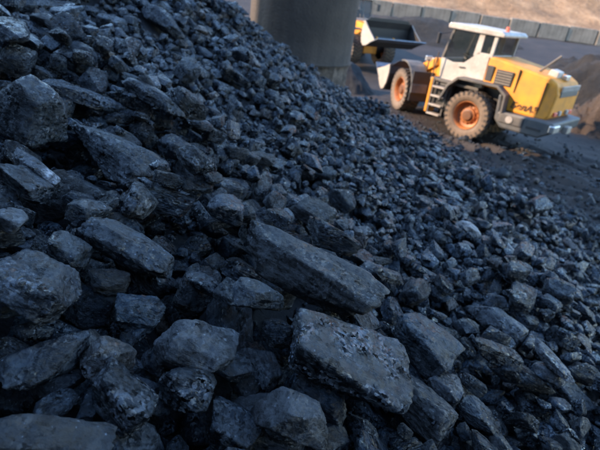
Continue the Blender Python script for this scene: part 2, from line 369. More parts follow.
# ------------------------------------------------------------ heaps
def heap(name, cx, cy, rx, ry, h, mat, label, rot=0.0, seed=0, rough=0.3):
    n = 70; t = np.linspace(-1.15, 1.15, n); X, Y = np.meshgrid(t, t)
    rr = np.sqrt(X ** 2 + Y ** 2)
    P = np.stack([X.ravel() * rx * 0.8 + seed * 7, Y.ravel() * ry * 0.8, 0 * X.ravel() + seed], 1)
    nn = fbm(P, 5, 0.55).reshape(X.shape)
    Z = h * (1 - smooth01(rr / 1.05) ** 0.9) + rough * h * nn * smooth01((1.1 - rr) / 0.4) - 0.12 * smooth01(rr) - 0.06
    lx, ly = X * rx, Y * ry; c, s = math.cos(rot), math.sin(rot)
    Z = Z + ground_z(cx, cy + lx * s + ly * c) - ground_z(cx, cy)
    V = np.stack([(lx * c - ly * s).ravel(), (lx * s + ly * c).ravel(), Z.ravel()], 1)
    i = np.arange((n - 1) * n).reshape(-1, n)[:, :-1].ravel()
    me = np_mesh(name, V, np.stack([i, i + 1, i + n + 1, i + n], 1))
    o = tag(link(name, me, mat, smooth=True), label, 'heap')
    o.location = (cx, cy, float(ground_z(cx, cy)))
    return o
heap('coal_heap', 13.4, 25.5, 6.0, 3.4, 2.6, M['heap'], 'long dark coal heap behind the engine hood of the nearer loader', -0.1, 1)
heap('coal_heap', 19.5, 33.0, 8.5, 4.0, 2.2, M['heap'], 'low grey-black heap far behind the rear of the nearer loader', 0.1, 5)
heap('earth_heap', 12.6, 20.6, 2.9, 3.0, 3.0, M['brownheap'], 'brown earth heap at the right edge behind the nearer loader', 0.3, 2, 0.5)
heap('coal_heap', 1.1, 22.6, 1.7, 1.2, 1.25, M['bed'], 'small black coal heap beside the pier, below the raised bucket', 0.2, 3)
heap('coal_heap', 7.0, 38.5, 9.0, 3.2, 1.1, M['heap'], 'low flat blue-grey heap just in front of the block wall', 0.0, 4)

# ------------------------------------------------------------ pier
def lathe(bm, prof, seg=48, axis='z', cen=(0, 0, 0), jitter=None):
    rings = []
    for (r, h) in prof:
        ring = []
        for k in range(seg):
            a = 2 * math.pi * k / seg
            rr = r + (jitter(a, h) if jitter else 0)
            if axis == 'z': p = (rr * math.cos(a), rr * math.sin(a), h)
            else: p = (rr * math.cos(a), h, rr * math.sin(a))
            ring.append(bm.verts.new((p[0] + cen[0], p[1] + cen[1], p[2] + cen[2])))
        rings.append(ring)
    for a, b in zip(rings[:-1], rings[1:]):
        for k in range(seg):
            f = [a[k], a[(k + 1) % seg], b[(k + 1) % seg], b[k]]
            bm.faces.new(f if axis == 'z' else f[::-1])
    return rings
def lathe_obj(name, prof, mat, parent, seg=48, axis='z', cen=(0, 0, 0), jitter=None, caps=True, smooth=True, xf=None):
    bm = bmesh.new(); rg = lathe(bm, prof, seg, axis, cen, jitter)
    if caps:
        bm.faces.new(rg[0][::-1] if axis == 'z' else rg[0]); bm.faces.new(rg[-1] if axis == 'z' else rg[-1][::-1])
    bmesh.ops.recalc_face_normals(bm, faces=bm.faces)
    if xf is not None: bm.transform(xf)
    me = bpy.data.meshes.new(name); bm.to_mesh(me); bm.free()
    o = link(name, me, mat, parent, smooth=smooth)
    if smooth:
        e = o.modifiers.new('split', 'EDGE_SPLIT'); e.split_angle = R(38)
    return o
PX, PY, PR = -0.62, 13.2, 1.29
pier = tag(empty('bridge_pier', (PX, PY, 0)), 'thick round concrete pier rising out of the top of the coal pile', 'pier')
lathe_obj('shaft', [(PR + 0.02, 2.27), (PR + 0.03, 2.31), (PR, 2.35)] + [(PR + 0.004 * math.sin(i * 3), 2.35 + 0.55 * i) for i in range(1, 20)], M['pier'], pier, 64,
          jitter=lambda a, h: 0.012 * math.sin(5 * a + h) + 0.006 * math.sin(17 * a))
lathe_obj('footing', [(PR + 0.02, -0.3), (PR - 0.02, 0.4), (PR - 0.05, 1.0), (PR - 0.03, 1.5), (PR - 0.05, 2.1), (PR - 0.04, 2.265)], M['pier_base'], pier, 64,
          jitter=lambda a, h: 0.03 * math.sin(9 * a + 4 * h) + 0.03 * math.sin(23 * a + 9 * h))

# ------------------------------------------------------------ unseen blocks added left and behind to shade the heap and the pier
WB = 12.55
az = math.atan2(-SUN_AZ_VEC.y, -SUN_AZ_VEC.x)      # direction the light travels, on the ground
blocker_root = tag(empty('light_blocker', (0, 0, 0)), 'unseen tall grey blocks added left of and behind the view to shade the coal pile', 'light blocker')
ca, sa = math.cos(az), math.sin(az)
def wpt(a, w): return (a * ca - w * sa, a * sa + w * ca)      # a along the light, w across it
def prism_xy(name, pts, z0, z1, mat, parent):
    bm = bmesh.new(); lo = [bm.verts.new((p[0], p[1], z0)) for p in pts]; hi = [bm.verts.new((p[0], p[1], z1)) for p in pts]
    n = len(pts); bm.faces.new(lo[::-1]); bm.faces.new(hi)
    for i in range(n): bm.faces.new((lo[i], lo[(i + 1) % n], hi[(i + 1) % n], hi[i]))
    bmesh.ops.recalc_face_normals(bm, faces=bm.faces)
    me = bpy.data.meshes.new(name); bm.to_mesh(me); bm.free(); return link(name, me, mat, parent)
prism_xy('wall', [wpt(-34, WB), wpt(-34, -30), wpt(-16, -30), wpt(-16, WB)], -0.3, 17.5, M['blocker_grey'], blocker_root)  # unseen block added to keep the sun off heap and pier
prism_xy('sky_blocker', [wpt(-15.98, -7.5), wpt(-15.98, -19), wpt(22, -19), wpt(22, -7.5)], -0.3, 14.5, M['blocker_grey'], blocker_root)  # unseen block added behind the camera to cut skylight on camera-facing coal
prism_xy('roof', [wpt(-34.4, WB - .02), wpt(-34.4, -30.4), wpt(-15.7, -30.4), wpt(-15.7, WB - .02)], 17.5, 17.9, M['block'], blocker_root)  # cap slab on the added sun block

# ------------------------------------------------------------ wheel loaders
XF = Matrix.Identity(4)
def box(name, x0, x1, y0, y1, z0, z1, mat, parent, bevel=0.02):
    bm = bmesh.new(); bmesh.ops.create_cube(bm, size=1.0)
    for v in bm.verts: v.co = Vector(((x0 + x1) / 2 + v.co.x * (x1 - x0), (y0 + y1) / 2 + v.co.y * (y1 - y0), (z0 + z1) / 2 + v.co.z * (z1 - z0)))
    bm.transform(XF); me = bpy.data.meshes.new(name); bm.to_mesh(me); bm.free()
    return link(name, me, mat, parent, bevel=bevel)
def prism(name, pts, y0, y1, mat, parent, bevel=0.02, inset=0.0):
    """side profile (x, z) extruded across y; inset narrows the top (z>mid) towards the middle"""
    bm = bmesh.new(); zm = [p[1] for p in pts]; za, zb = min(zm), max(zm)
    def yy(y, z): return y - math.copysign(inset * (z - za) / (zb - za + 1e-9), y) if inset else y
    a = [bm.verts.new((p[0], yy(y0, p[1]), p[1])) for p in pts]; b = [bm.verts.new((p[0], yy(y1, p[1]), p[1])) for p in pts]
    n = len(pts); bm.faces.new(a); bm.faces.new(b[::-1])
    for i in range(n): bm.faces.new((a[i], b[i], b[(i + 1) % n], a[(i + 1) % n]))
    bmesh.ops.recalc_face_normals(bm, faces=bm.faces)
    bm.transform(XF); me = bpy.data.meshes.new(name); bm.to_mesh(me); bm.free()
    return link(name, me, mat, parent, bevel=bevel)
def bar(name, p0, p1, r, mat, parent, seg=10, r1=None):
    p0, p1 = Vector(p0), Vector(p1); d = p1 - p0
    bm = bmesh.new(); bmesh.ops.create_cone(bm, cap_ends=True, segments=seg, radius1=r, radius2=r1 or r, depth=d.length)
    bm.transform(Matrix.Translation((p0 + p1) / 2) @ d.to_track_quat('Z', 'Y').to_matrix().to_4x4()); bm.transform(XF)
    me = bpy.data.meshes.new(name); bm.to_mesh(me); bm.free()
    o = link(name, me, mat, parent, smooth=True); e = o.modifiers.new('split', 'EDGE_SPLIT'); e.split_angle = R(40); return o
def sheet(name, pts, thick, mat, parent, bevel=0.0):
    """planar polygon in 3-D given thickness"""
    P = [Vector(p) for p in pts]; nrm = (P[1] - P[0]).cross(P[2] - P[0]).normalized() * thick / 2
    bm = bmesh.new(); a = [bm.verts.new(p - nrm) for p in P]; b = [bm.verts.new(p + nrm) for p in P]; n = len(P)
    bm.faces.new(a[::-1]); bm.faces.new(b)
    for i in range(n): bm.faces.new((a[i], a[(i + 1) % n], b[(i + 1) % n], b[i]))
    bmesh.ops.recalc_face_normals(bm, faces=bm.faces)
    bm.transform(XF); me = bpy.data.meshes.new(name); bm.to_mesh(me); bm.free(); return link(name, me, mat, parent, bevel=bevel)

def wheel(x, side, parent):
    TR = 0.76
    w = empty('wheel', (0, 0, 0), parent=parent)
    yc = side * 1.05; s = side
    prof = [(0.44, s * -0.24), (0.60, s * -0.31), (0.74, s * -0.30), (TR - 0.03, s * -0.22), (TR - 0.02, 0), (TR - 0.03, s * 0.22), (0.745, s * 0.30), (0.60, s * 0.32), (0.46, s * 0.27), (0.44, s * 0.22)]
    bm = bmesh.new(); lathe(bm, prof, 48, 'y', (x, yc, TR))
    bmesh.ops.recalc_face_normals(bm, faces=bm.faces)
    bm.transform(XF); me = bpy.data.meshes.new('tyre'); bm.to_mesh(me); bm.free()
    o = link('tyre', me, M['tyre'], w, smooth=True); e = o.modifiers.new('split', 'EDGE_SPLIT'); e.split_angle = R(50)
    # chevron lugs in one tread mesh
    bm = bmesh.new()
    for k in range(26):
        for h in (-1, 1):
            a = 2 * math.pi * (k + (0.5 if h > 0 else 0)) / 26
            res = bmesh.ops.create_cube(bm, size=1.0)
            for v in res['verts']:
                v.co = Vector((v.co.x * 0.085, v.co.y * 0.30, v.co.z * 0.075))
            rot = Matrix.Rotation(h * 0.45, 4, 'Z')
            tr = Matrix.Translation((x, yc + h * 0.155, TR)) @ Matrix.Rotation(a, 4, 'Y') @ Matrix.Translation((0, 0, TR - 0.025)) @ rot
            bmesh.ops.transform(bm, matrix=tr, verts=res['verts'])
            res = bmesh.ops.create_cube(bm, size=1.0)
            for v in res['verts']: v.co = Vector((v.co.x * 0.07, v.co.y * 0.03, v.co.z * 0.17))
            tr = Matrix.Translation((x, yc + h * 0.300, TR)) @ Matrix.Rotation(a, 4, 'Y') @ Matrix.Translation((0, 0, TR - 0.10))
            bmesh.ops.transform(bm, matrix=tr, verts=res['verts'])
    bm.transform(XF); me = bpy.data.meshes.new('tread'); bm.to_mesh(me); bm.free(); link('tread', me, M['tread'], w)
    for nm, pr, mt_ in (('rim', [(0.455, s * 0.26), (0.44, s * 0.285), (0.41, s * 0.25), (0.39, s * 0.10), (0.31, s * 0.07), (0.24, s * 0.09), (0.23, s * 0.16), (0.05, s * 0.19)], M['rim']),
                        ('hub', [(0.19, s * 0.165), (0.185, s * 0.19), (0.15, s * 0.205), (0.145, s * 0.235), (0.02, s * 0.24)], M['hub'])):
        bm = bmesh.new(); rg = lathe(bm, pr, 40, 'y', (x, yc, TR)); bm.faces.new(rg[-1])
        if nm == 'rim':
            for k in range(12):
                a = k * math.pi / 6
                res = bmesh.ops.create_cone(bm, cap_ends=True, segments=6, radius1=0.022, radius2=0.02, depth=0.05)
                bmesh.ops.transform(bm, matrix=Matrix.Translation((x + 0.275 * math.cos(a), yc + s * 0.09, TR + 0.275 * math.sin(a))) @ Matrix.Rotation(R(90), 4, 'X'), verts=res['verts'])
        bmesh.ops.recalc_face_normals(bm, faces=bm.faces)
        bm.transform(XF); me = bpy.data.meshes.new(nm); bm.to_mesh(me); bm.free()
        o = link(nm, me, mt_, w, smooth=True); e = o.modifiers.new('split', 'EDGE_SPLIT'); e.split_angle = R(35)

def text_obj(name, body, size, loc, rot, mat, parent, extrude=0.004, shear=0.25):
    cu = bpy.data.curves.new(name, 'FONT'); cu.body = body; cu.size = size; cu.extrude = extrude; cu.shear = shear; cu.offset = 0.004
    o = bpy.data.objects.new(name, cu); COL.objects.link(o); o.parent = parent
    bpy.context.view_layer.update(); me = bpy.data.meshes.new_from_object(o.evaluated_get(bpy.context.evaluated_depsgraph_get()))
    bpy.data.objects.remove(o); bpy.data.curves.remove(cu)
    if not me.materials: me.materials.append(mat)
    o = bpy.data.objects.new(name, me); COL.objects.link(o); o.parent = parent
    o.location = loc; o.rotation_euler = rot; return o

def loader(loc, heading, artic, lift, curl, label, spill=True):
    """wheel loader; x forward, y left, origin on the ground under the rear axle. lift = arm angle, curl = bucket angle"""
    global XF
    root = tag(empty('wheel_loader', loc, heading), label, 'wheel loader', 'yellow wheel loaders working behind the coal pile')
    XF = Matrix.Identity(4)
    # ---- rear unit
    box('chassis', -2.0, 1.30, -0.55, 0.55, 0.62, 1.25, M['black'], root, 0.03)
    bar('axle', (0, -1.0, 0.83), (0, 1.0, 0.83), 0.17, M['black'], root, 14)
    for s in (-1, 1): wheel(0, s, root)
    hood = prism('engine_hood', [(-2.26, 1.16), (-2.38, 1.30), (-2.40, 1.95), (-2.30, 2.22), (-2.05, 2.36), (-0.2, 2.62), (-0.05, 2.58), (-0.05, 1.72), (-0.95, 1.68), (-1.05, 1.16)], -0.98, 0.98, M['orange'], root, 0.06, 0.10)
    # louvred openings on both flanks
    for s in (-1, 1):
        for x0, x1, z0, z1, nl in ((-0.98, -0.42, 1.86, 2.30, 5), (-0.32, -0.10, 1.90, 2.36, 0)):
            g = box('air_vent', x0, x1, s * 0.915, s * 0.957, z0, z1, M['black'], hood, 0.01)
        for k in range(5):
            box('louvre', -0.95, -0.45, s * 0.950, s * 0.975, 1.90 + k * 0.08, 1.935 + k * 0.08, M['block'], hood, 0.004)
        # panel seams
        box('seam', -2.02, -2.00, s * 0.90, s * 0.972, 1.20, 2.22, M['lettering'], hood, 0)
        box('seam', -1.14, -1.125, s * 0.90, s * 0.968, 1.74, 2.42, M['lettering'], hood, 0)
    # rear face: pale screen, slot, lower panel and lamps
    box('radiator_screen', -2.425, -2.375, -0.72, 0.72, 1.86, 2.02, M['grey'], hood, 0.01)
    for k in range(7): box('louvre', -2.437, -2.40, -0.74, 0.74, 2.035 + k * 0.028 * 0 + k * 0.022, 2.047 + k * 0.022, M['white'], hood, 0.002)
    for s in (-1, 1):
        box('headlight' if False else 'tail_lamp', -2.44, -2.37, s * 0.62 - 0.12, s * 0.62 + 0.12, 1.30, 1.42, M['red'], root, 0.02)
        box('work_lamp', -2.46, -2.37, s * 0.30 - 0.08, s * 0.30 + 0.08, 1.30, 1.44, M['white'], root, 0.02)
    cw = prism('counterweight', [(-2.62, 0.86), (-2.66, 1.18), (-2.2, 1.20), (-0.98, 1.14), (-0.92, 1.64), (-0.80, 1.64), (-0.86, 0.88), (-1.10, 0.66), (-2.30, 0.66)], -1.20, 1.20, M['grey'], root, 0.06)
    for s in (-1, 1):
        box('side_box', -1.78, -1.02, s * 1.19, s * 1.235, 0.84, 1.12, M['fender'], cw, 0.02)
        bar('reflector', (-1.36, s * 1.23, 0.98), (-1.36, s * 1.26, 0.98), 0.11, M['white'], cw, 20)
        box('step_recess', -2.35, -1.9, s * 1.195, s * 1.21, 0.86, 0.94, M['black'], cw, 0.01)
    box('tow_hitch', -2.78, -2.60, -0.18, 0.18, 0.80, 1.02, M['steel'], cw, 0.03)
    box('bumper_corner', -2.72, -2.55, 0.75, 1.22, 0.90, 1.12, M['chrome'], cw, 0.03)
    # fenders over the rear wheels
    for s in (-1, 1):
        pts = [(1.12, 0.98), (0.92, 1.50), (0.62, 1.78), (-0.70, 1.80), (-0.98, 1.60), (-1.02, 1.12), (-1.08, 1.12), (-1.05, 1.66), (-0.73, 1.87), (0.66, 1.85), (0.99, 1.54), (1.18, 0.98)]
        ya, yb = (0.62, 1.26) if s > 0 else (-1.26, -0.62)
        prism('fender', pts, ya, yb, M['fender'], root, 0.01)
        box('wheel_arch_liner', -1.0, 0.92, min(s * 0.50, s * 0.62), max(s * 0.50, s * 0.62), 0.95, 1.76, M['black'], root, 0.02)
    # platform & ladder
    box('platform', -0.02, 1.78, -1.0, 1.0, 1.52, 1.62, M['fender'], root, 0.02)
    for s in (-1, 1):
        lad = box('ladder', 0.98, 1.03, s * 1.10 - 0.03, s * 1.10 + 0.03, 0.42, 1.60, M['fender'], root, 0.01)
        box('ladder_rail', 1.52, 1.57, s * 1.10 - 0.03, s * 1.10 + 0.03, 0.42, 1.60, M['fender'], lad, 0.01)
        for k in range(4):
            box('step', 1.03, 1.52, s * 1.10 - 0.12, s * 1.10 + 0.12, 0.44 + k * 0.30, 0.49 + k * 0.30, M['steel'], lad, 0.01)
        box('side_tank', 0.92, 1.60, min(s * 0.62, s * 0.96), max(s * 0.62, s * 0.96), 0.62, 1.50, M['darksteel'], root, 0.04)
        bar('hand_rail', (1.72, s * 1.02, 1.62), (1.66, s * 1.02, 2.45), 0.02, M['lettering'], root)
    # ---- cab
    ZF, ZT = 1.62, 3.30
    YC = 0.80
    cab = box('cab_floor', -0.02, 1.55, -YC, YC, 1.60, 1.68, M['white'], root, 0.01)
    for s in (-1, 1):
        y0, y1 = sorted((s * (YC - 0.05), s * YC))
        prism('cab_lower_panel', [(0.0, 1.68), (1.58, 1.68), (1.66, 2.30), (1.20, 2.20), (0.80, 2.26), (0.52, 2.52), (0.40, 2.66), (0.0, 2.66)], y0, y1, M['white'], root, 0.01)
        prism('door_pillar', [(0.34, 2.60), (0.56, 2.52), (0.50, 3.22), (0.32, 3.22)], y0, y1, M['white'], root, 0.01)
        prism('rear_pillar', [(-0.08, 2.56), (0.02, 2.56), (0.0, 3.22), (-0.12, 3.22)], y0, y1, M['white'], root, 0.01)
        prism('front_pillar', [(1.60, 2.26), (1.67, 2.28), (1.46, 3.22), (1.38, 3.22)], y0, y1, M['fender'], root, 0.01)
        yg0, yg1 = sorted((s * (YC - 0.035), s * (YC - 0.02)))
        prism('door_glass', [(0.54, 2.52), (0.82, 2.27), (1.20, 2.21), (1.61, 2.29), (1.40, 3.20), (0.50, 3.20)], yg0, yg1, M['glass'], root, 0)
        prism('side_glass', [(0.02, 2.62), (0.34, 2.62), (0.32, 3.20), (-0.0, 3.20)], yg0, yg1, M['glass'], root, 0)
        bar('door_handle', (0.72, s * (YC + 0.03), 2.12), (0.92, s * (YC + 0.03), 2.10), 0.018, M['black'], root)
    sheet('windscreen', [(1.63, -0.74, 2.28), (1.63, 0.74, 2.28), (1.42, 0.74, 3.20), (1.42, -0.74, 3.20)], 0.015, M['glass'], root)
    sheet('rear_window', [(-0.05, -0.74, 2.64), (-0.05, 0.74, 2.64), (-0.07, 0.74, 3.20), (-0.07, -0.74, 3.20)], 0.015, M['glass'], root)
    prism('cab_rear_panel', [(-0.02, 1.66), (0.03, 1.66), (0.0, 2.63), (-0.05, 2.63)], -YC + 0.06, YC - 0.06, M['white'], root, 0.005)
    prism('cab_front_panel', [(1.56, 1.66), (1.60, 1.66), (1.68, 2.26), (1.64, 2.26)], -YC + 0.06, YC - 0.06, M['white'], root, 0.005)
    roof = prism('cab_roof', [(-0.32, 3.20), (-0.34, 3.28), (-0.22, 3.36), (1.50, 3.40), (1.64, 3.34), (1.62, 3.22)], -0.88, 0.88, M['white'], root, 0.03)
    for s in (-1, 1): box('work_lamp', 1.58, 1.68, s * 0.62 - 0.09, s * 0.62 + 0.09, 3.24, 3.38, M['chrome'], roof, 0.02)
    bar('beacon', (-0.12, 0.30, 3.35), (-0.12, 0.30, 3.50), 0.07, M['red'], roof, 16, 0.055)
    box('driver_seat', 0.30, 0.82, -0.28, 0.28, 1.95, 2.15, M['seat'], root, 0.06)
    box('seat_back', 0.22, 0.40, -0.26, 0.26, 2.10, 2.85, M['seat'], root, 0.06)
    bar('steering_column', (1.32, 0, 1.68), (1.12, 0, 2.35), 0.05, M['black'], root)
    bm = bmesh.new()
    for k in range(20):
        a0, a1 = 2 * math.pi * k / 20, 2 * math.pi * (k + 1) / 20
        res = bmesh.ops.create_cone(bm, cap_ends=False, segments=6, radius1=0.02, radius2=0.02, depth=0.07)
        bmesh.ops.transform(bm, matrix=Matrix.Rotation(a0, 4, 'Z') @ Matrix.Translation((0.21, 0, 0)) @ Matrix.Rotation(R(90), 4, 'X'), verts=res['verts'])
    bm.transform(Matrix.Translation((1.10, 0, 2.40)) @ Matrix.Rotation(R(-25), 4, 'Y'))
    me = bpy.data.meshes.new('steering_wheel'); bm.to_mesh(me); bm.free(); link('steering_wheel', me, M['lettering'], root)
    # hood furniture
    bar('exhaust_pipe', (-1.45, 0.42, 2.38), (-1.95, 0.30, 2.96), 0.035, M['fender'], root, 14)
    prism('air_cleaner', [(-2.08, 2.34), (-2.10, 2.52), (-1.84, 2.58), (-1.78, 2.38)], 0.05, 0.50, M['white'], root, 0.03)
    box('camera_housing', -2.25, -2.12, -0.15, 0.15, 2.30, 2.44, M['chrome'], root, 0.02)
    for s in (-1, 1):
        bar('hand_rail', (-1.15, s * 0.86, 2.42), (-1.95, s * 0.86, 2.34), 0.018, M['fender'], hood)
        bar('mirror_arm', (1.5, s * 0.86, 3.1), (1.72, s * 1.12, 3.0), 0.015, M['black'], root)
        box('mirror', 1.70, 1.75, s * 1.12 - 0.09, s * 1.12 + 0.09, 2.70, 3.05, M['black'], root, 0.02)
    text_obj('lettering', 'БелАЗ', 0.27, (-1.16, 0.985, 1.30), (R(90), 0, R(180)), M['lettering'], root)
    text_obj('lettering', 'БелАЗ', 0.30, (-1.95, -0.983, 1.27), (R(90), 0, 0), M['lettering'], root)
    for s in (-1, 1): box('side_frame', 1.62, 1.72, min(s * 0.50, s * 1.06), max(s * 0.50, s * 1.06), 0.45, 1.62, M['orange'], root, 0.03)
    bar('hydraulic_joint', (1.25, 0, 0.55), (1.25, 0, 1.45), 0.14, M['black'], root, 14)
    # ---- front unit, turned about the joint
    XF = Matrix.Translation((1.25, 0, 0)) @ Matrix.Rotation(artic, 4, 'Z')
    box('front_frame', 0.15, 2.1, -0.42, 0.42, 0.60, 1.30, M['orange'], root, 0.04)
    prism('loader_tower', [(0.55, 1.25), (1.75, 1.25), (1.55, 1.75), (1.20, 2.12), (0.72, 2.15), (0.50, 1.8)], -0.46, 0.46, M['orange'], root, 0.04)
    bar('axle', (1.80, -1.0, 0.83), (1.80, 1.0, 0.83), 0.17, M['black'], root, 14)
    for s in (-1, 1):
        wheel(1.80, s, root)
        pts = []
        for k in range(8):
            a = R(178 - k * 15); pts.append((1.80 + 1.00 * math.cos(a), 0.83 + 0.97 * math.sin(a)))
        for k in range(7, -1, -1):
            a = R(178 - k * 15); pts.append((1.80 + 1.07 * math.cos(a), 0.83 + 1.03 * math.sin(a)))
        prism('fender', pts, min(s * 0.72, s * 1.34), max(s * 0.72, s * 1.34), M['fender'], root, 0.01)
        box('mud_flap', 0.80, 0.86, min(s * 0.50, s * 1.34), max(s * 0.50, s * 1.34), 0.55, 1.62, M['black'], root, 0.02)
        bar('headlight_post', (0.95, s * 0.80, 1.7), (0.95, s * 0.80, 2.05), 0.025, M['black'], root)
        box('headlight', 0.96, 1.06, s * 0.80 - 0.12, s * 0.80 + 0.12, 1.98, 2.16, M['chrome'], root, 0.02)
    pivot = Vector((0.95, 0, 1.95)); ln = 2.55
    end = pivot + Vector((math.cos(lift) * ln, 0, math.sin(lift) * ln))
    d = (end - pivot).normalized(); up = Vector((-d.z, 0, d.x))
    for s in (-1, 1):
        y0, y1 = sorted((s * 0.46, s * 0.58))
        c = pivot + d * (ln * 0.52) + up * 0.22
        prism('lift_arm', [(p.x, p.z) for p in (pivot - d * .15 - up * .14, pivot - d * .15 + up * .14, c + up * .17 - d * .2, c + up * .17 + d * .25, end + up * .12, end + d * .02, end - up * .12, c - up * .2 + d * .1, c - up * .22 - d * .25)], y0, y1, M['orange'], root, 0.02)
        bar('lift_cylinder', (1.25, s * 0.36, 1.05), (pivot.x + d.x * 1.25, s * 0.36, pivot.z + d.z * 1.25 - 0.02), 0.07, M['darksteel'], root, 12)
    link_top = pivot + d * (ln * 0.55) + up * 0.75
    sheet('tilt_lever', [(pivot + d * (ln * .5) - up * .25)[:], (pivot + d * (ln * .6) - up * .25)[:], (link_top + d * .08)[:], (link_top - d * .1)[:]], 0.16, M['orange'], root, 0.01)
    bar('tilt_cylinder', (0.85, 0, 2.05), link_top, 0.08, M['steel'], root, 12)
    # bucket: local profile, origin at the hinge, x forward when flat on the ground
    cc, ss = math.cos(curl), math.sin(curl)
    def bp(x, z): return (end.x + x * cc - z * ss, end.z + x * ss + z * cc)
    prof = [(1.18, -0.30), (0.30, -0.36), (0.02, -0.30), (-0.12, -0.08), (-0.10, 0.25), (0.08, 0.62), (0.34, 0.86)]
    bucket = empty('bucket', (0, 0, 0), parent=root)
    W = 1.42
    outer = [bp(*p) for p in prof]; inner = [bp(p[0] + (0.0 if i == 0 else 0.05), p[1] + (0.05 if i < 3 else 0.0)) for i, p in enumerate(prof)]
    prism('bucket_shell', outer + inner[::-1], -W, W, M['darksteel'], bucket, 0)
    side = [bp(*p) for p in [(1.10, -0.29), (0.30, -0.34), (0.04, -0.28), (-0.09, -0.08), (-0.07, 0.25), (0.10, 0.60), (0.36, 0.84), (0.62, 0.40)]]
    for s in (-1, 1):
        y0, y1 = sorted((s * W, s * (W + 0.045)))
        prism('side_plate', side, y0, y1, M['steel'], bucket, 0.005)
        y0, y1 = sorted((s * (W - 0.03), s * (W - 0.002)))
        prism('dark_liner', side, y0, y1, M['darksteel'], bucket, 0)  # dark sheet inside each side plate, so the bucket's inside is darker
    a, b = bp(0.62, -0.295), bp(1.42, -0.295)
    sheet('cutting_edge', [(a[0], -W - .05, a[1]), (b[0], -W - .05, b[1]), (b[0], W + .05, b[1]), (a[0], W + .05, a[1])], 0.04, M['polished'], bucket)
    a, b = bp(0.30, 0.82), bp(0.40, 1.02)
    sheet('spill_guard', [(a[0], -W, a[1]), (b[0], -W * .8, b[1]), (b[0], W * .8, b[1]), (a[0], W, a[1])], 0.03, M['darksteel'], bucket)
    for s in (-1, 1):
        q = bp(-0.02, 0.0); q2 = bp(-0.22, -0.02); q3 = bp(-0.12, 0.35)
        prism('hinge_plate', [q, q2, q3], s * 0.60 - 0.04, s * 0.60 + 0.04, M['darksteel'], bucket, 0)
    XF = Matrix.Identity(4)
    return root

def px_ground(px, py, z=0.0):
    d = CF * FPX + CR * (px - 300) + CU * (225 - py); return CAM + d * ((z - CAM.z) / d.z)
hr = R(180 - 42); P = px_ground(462, 138.5)
nr = Vector((-math.sin(hr), math.cos(hr), 0))
base = P - nr * 1.15
L1 = loader((base.x, base.y, 0.03), hr, R(-33), R(-31), R(40), 'orange wheel loader with white cab seen from behind, its bucket low, beyond the coal pile')
L2 = loader((1.0, 31.9, float(ground_z(1.0, 31.0))), R(-68), R(6), R(-12), R(22), 'half-hidden wheel loader behind the pier, facing forward with its dark bucket raised')

# ------------------------------------------------------------ coal lumps
GX0, GX1, GY0, GY1, GS = -10.0, 9.0, 0.15, 16.5, 0.0125
NX, NY = int((GX1 - GX0) / GS), int((GY1 - GY0) / GS)
gx = (GX0 + (np.arange(NX) + 0.5) * GS).astype(np.float32); gy = (GY0 + (np.arange(NY) + 0.5) * GS).astype(np.float32)
def bilin(coarse, cx, cy, fx, fy):
    ix = np.clip(np.searchsorted(cx, fx) - 1, 0, len(cx) - 2); iy = np.clip(np.searchsorted(cy, fy) - 1, 0, len(cy) - 2)
    tx = ((fx - cx[ix]) / (cx[ix + 1] - cx[ix]))[None, :]; ty = ((fy - cy[iy]) / (cy[iy + 1] - cy[iy]))[:, None]
    A = coarse[iy][:, ix]; Bq = coarse[iy][:, ix + 1]; Cq = coarse[iy + 1][:, ix]; D = coarse[iy + 1][:, ix + 1]
    return ((A * (1 - tx) + Bq * tx) * (1 - ty) + (Cq * (1 - tx) + D * tx) * ty).astype(np.float32)
ccx = np.arange(GX0 - .2, GX1 + .3, 0.1); ccy = np.arange(GY0 - .2, GY1 + .3, 0.1)
BASEC = heap_z(*np.meshgrid(ccx, ccy)) - 0.17
GRC = road_relief(*np.meshgrid(ccx, ccy))
BASE = np.maximum(bilin(BASEC, ccx, ccy, gx, gy), bilin(GRC, ccx, ccy, gx, gy))
HT = BASE.copy(); IDM = np.full(HT.shape, -1, np.int32)
def base_at(x, y):
    i = min(max(int((x - GX0) / GS), 0), NX - 1); j = min(max(int((y - GY0) / GS), 0), NY - 1); return float(BASE[j, i])
def base_n(x, y):
    e = 0.25; dx = (base_at(x + e, y) - base_at(x - e, y)) / (2 * e); dy = (base_at(x, y + e) - base_at(x, y - e)) / (2 * e)
    return Vector((-dx, -dy, 1)).normalized()

def rock_planes(seed, blocky=0.6):
    q = np.random.RandomState(seed); ns, ds = [], []
    for ax in range(3):
        for s in (-1, 1):
            n = np.zeros(3); n[ax] = s; n += q.normal(size=3) * 0.20; ns.append(n / np.linalg.norm(n)); ds.append(q.uniform(0.72, 0.95))
    for k in range(q.randint(4, 9)):
        n = q.normal(size=3); n /= np.linalg.norm(n); ns.append(n); ds.append(q.uniform(0.74, 1.0))
    return np.array(ns), np.array(ds)
_ico = {}
def ico(sub):
    if sub not in _ico:
        bm = bmesh.new(); bmesh.ops.create_icosphere(bm, subdivisions=sub, radius=1.0)
        bm.verts.ensure_lookup_table()
        _ico[sub] = (np.array([v.co[:] for v in bm.verts]), np.array([[v.index for v in f.verts] for f in bm.faces], np.int32)); bm.free()
        _ico[sub] = (_ico[sub][0] / np.linalg.norm(_ico[sub][0], axis=1)[:, None], _ico[sub][1])
    return _ico[sub]
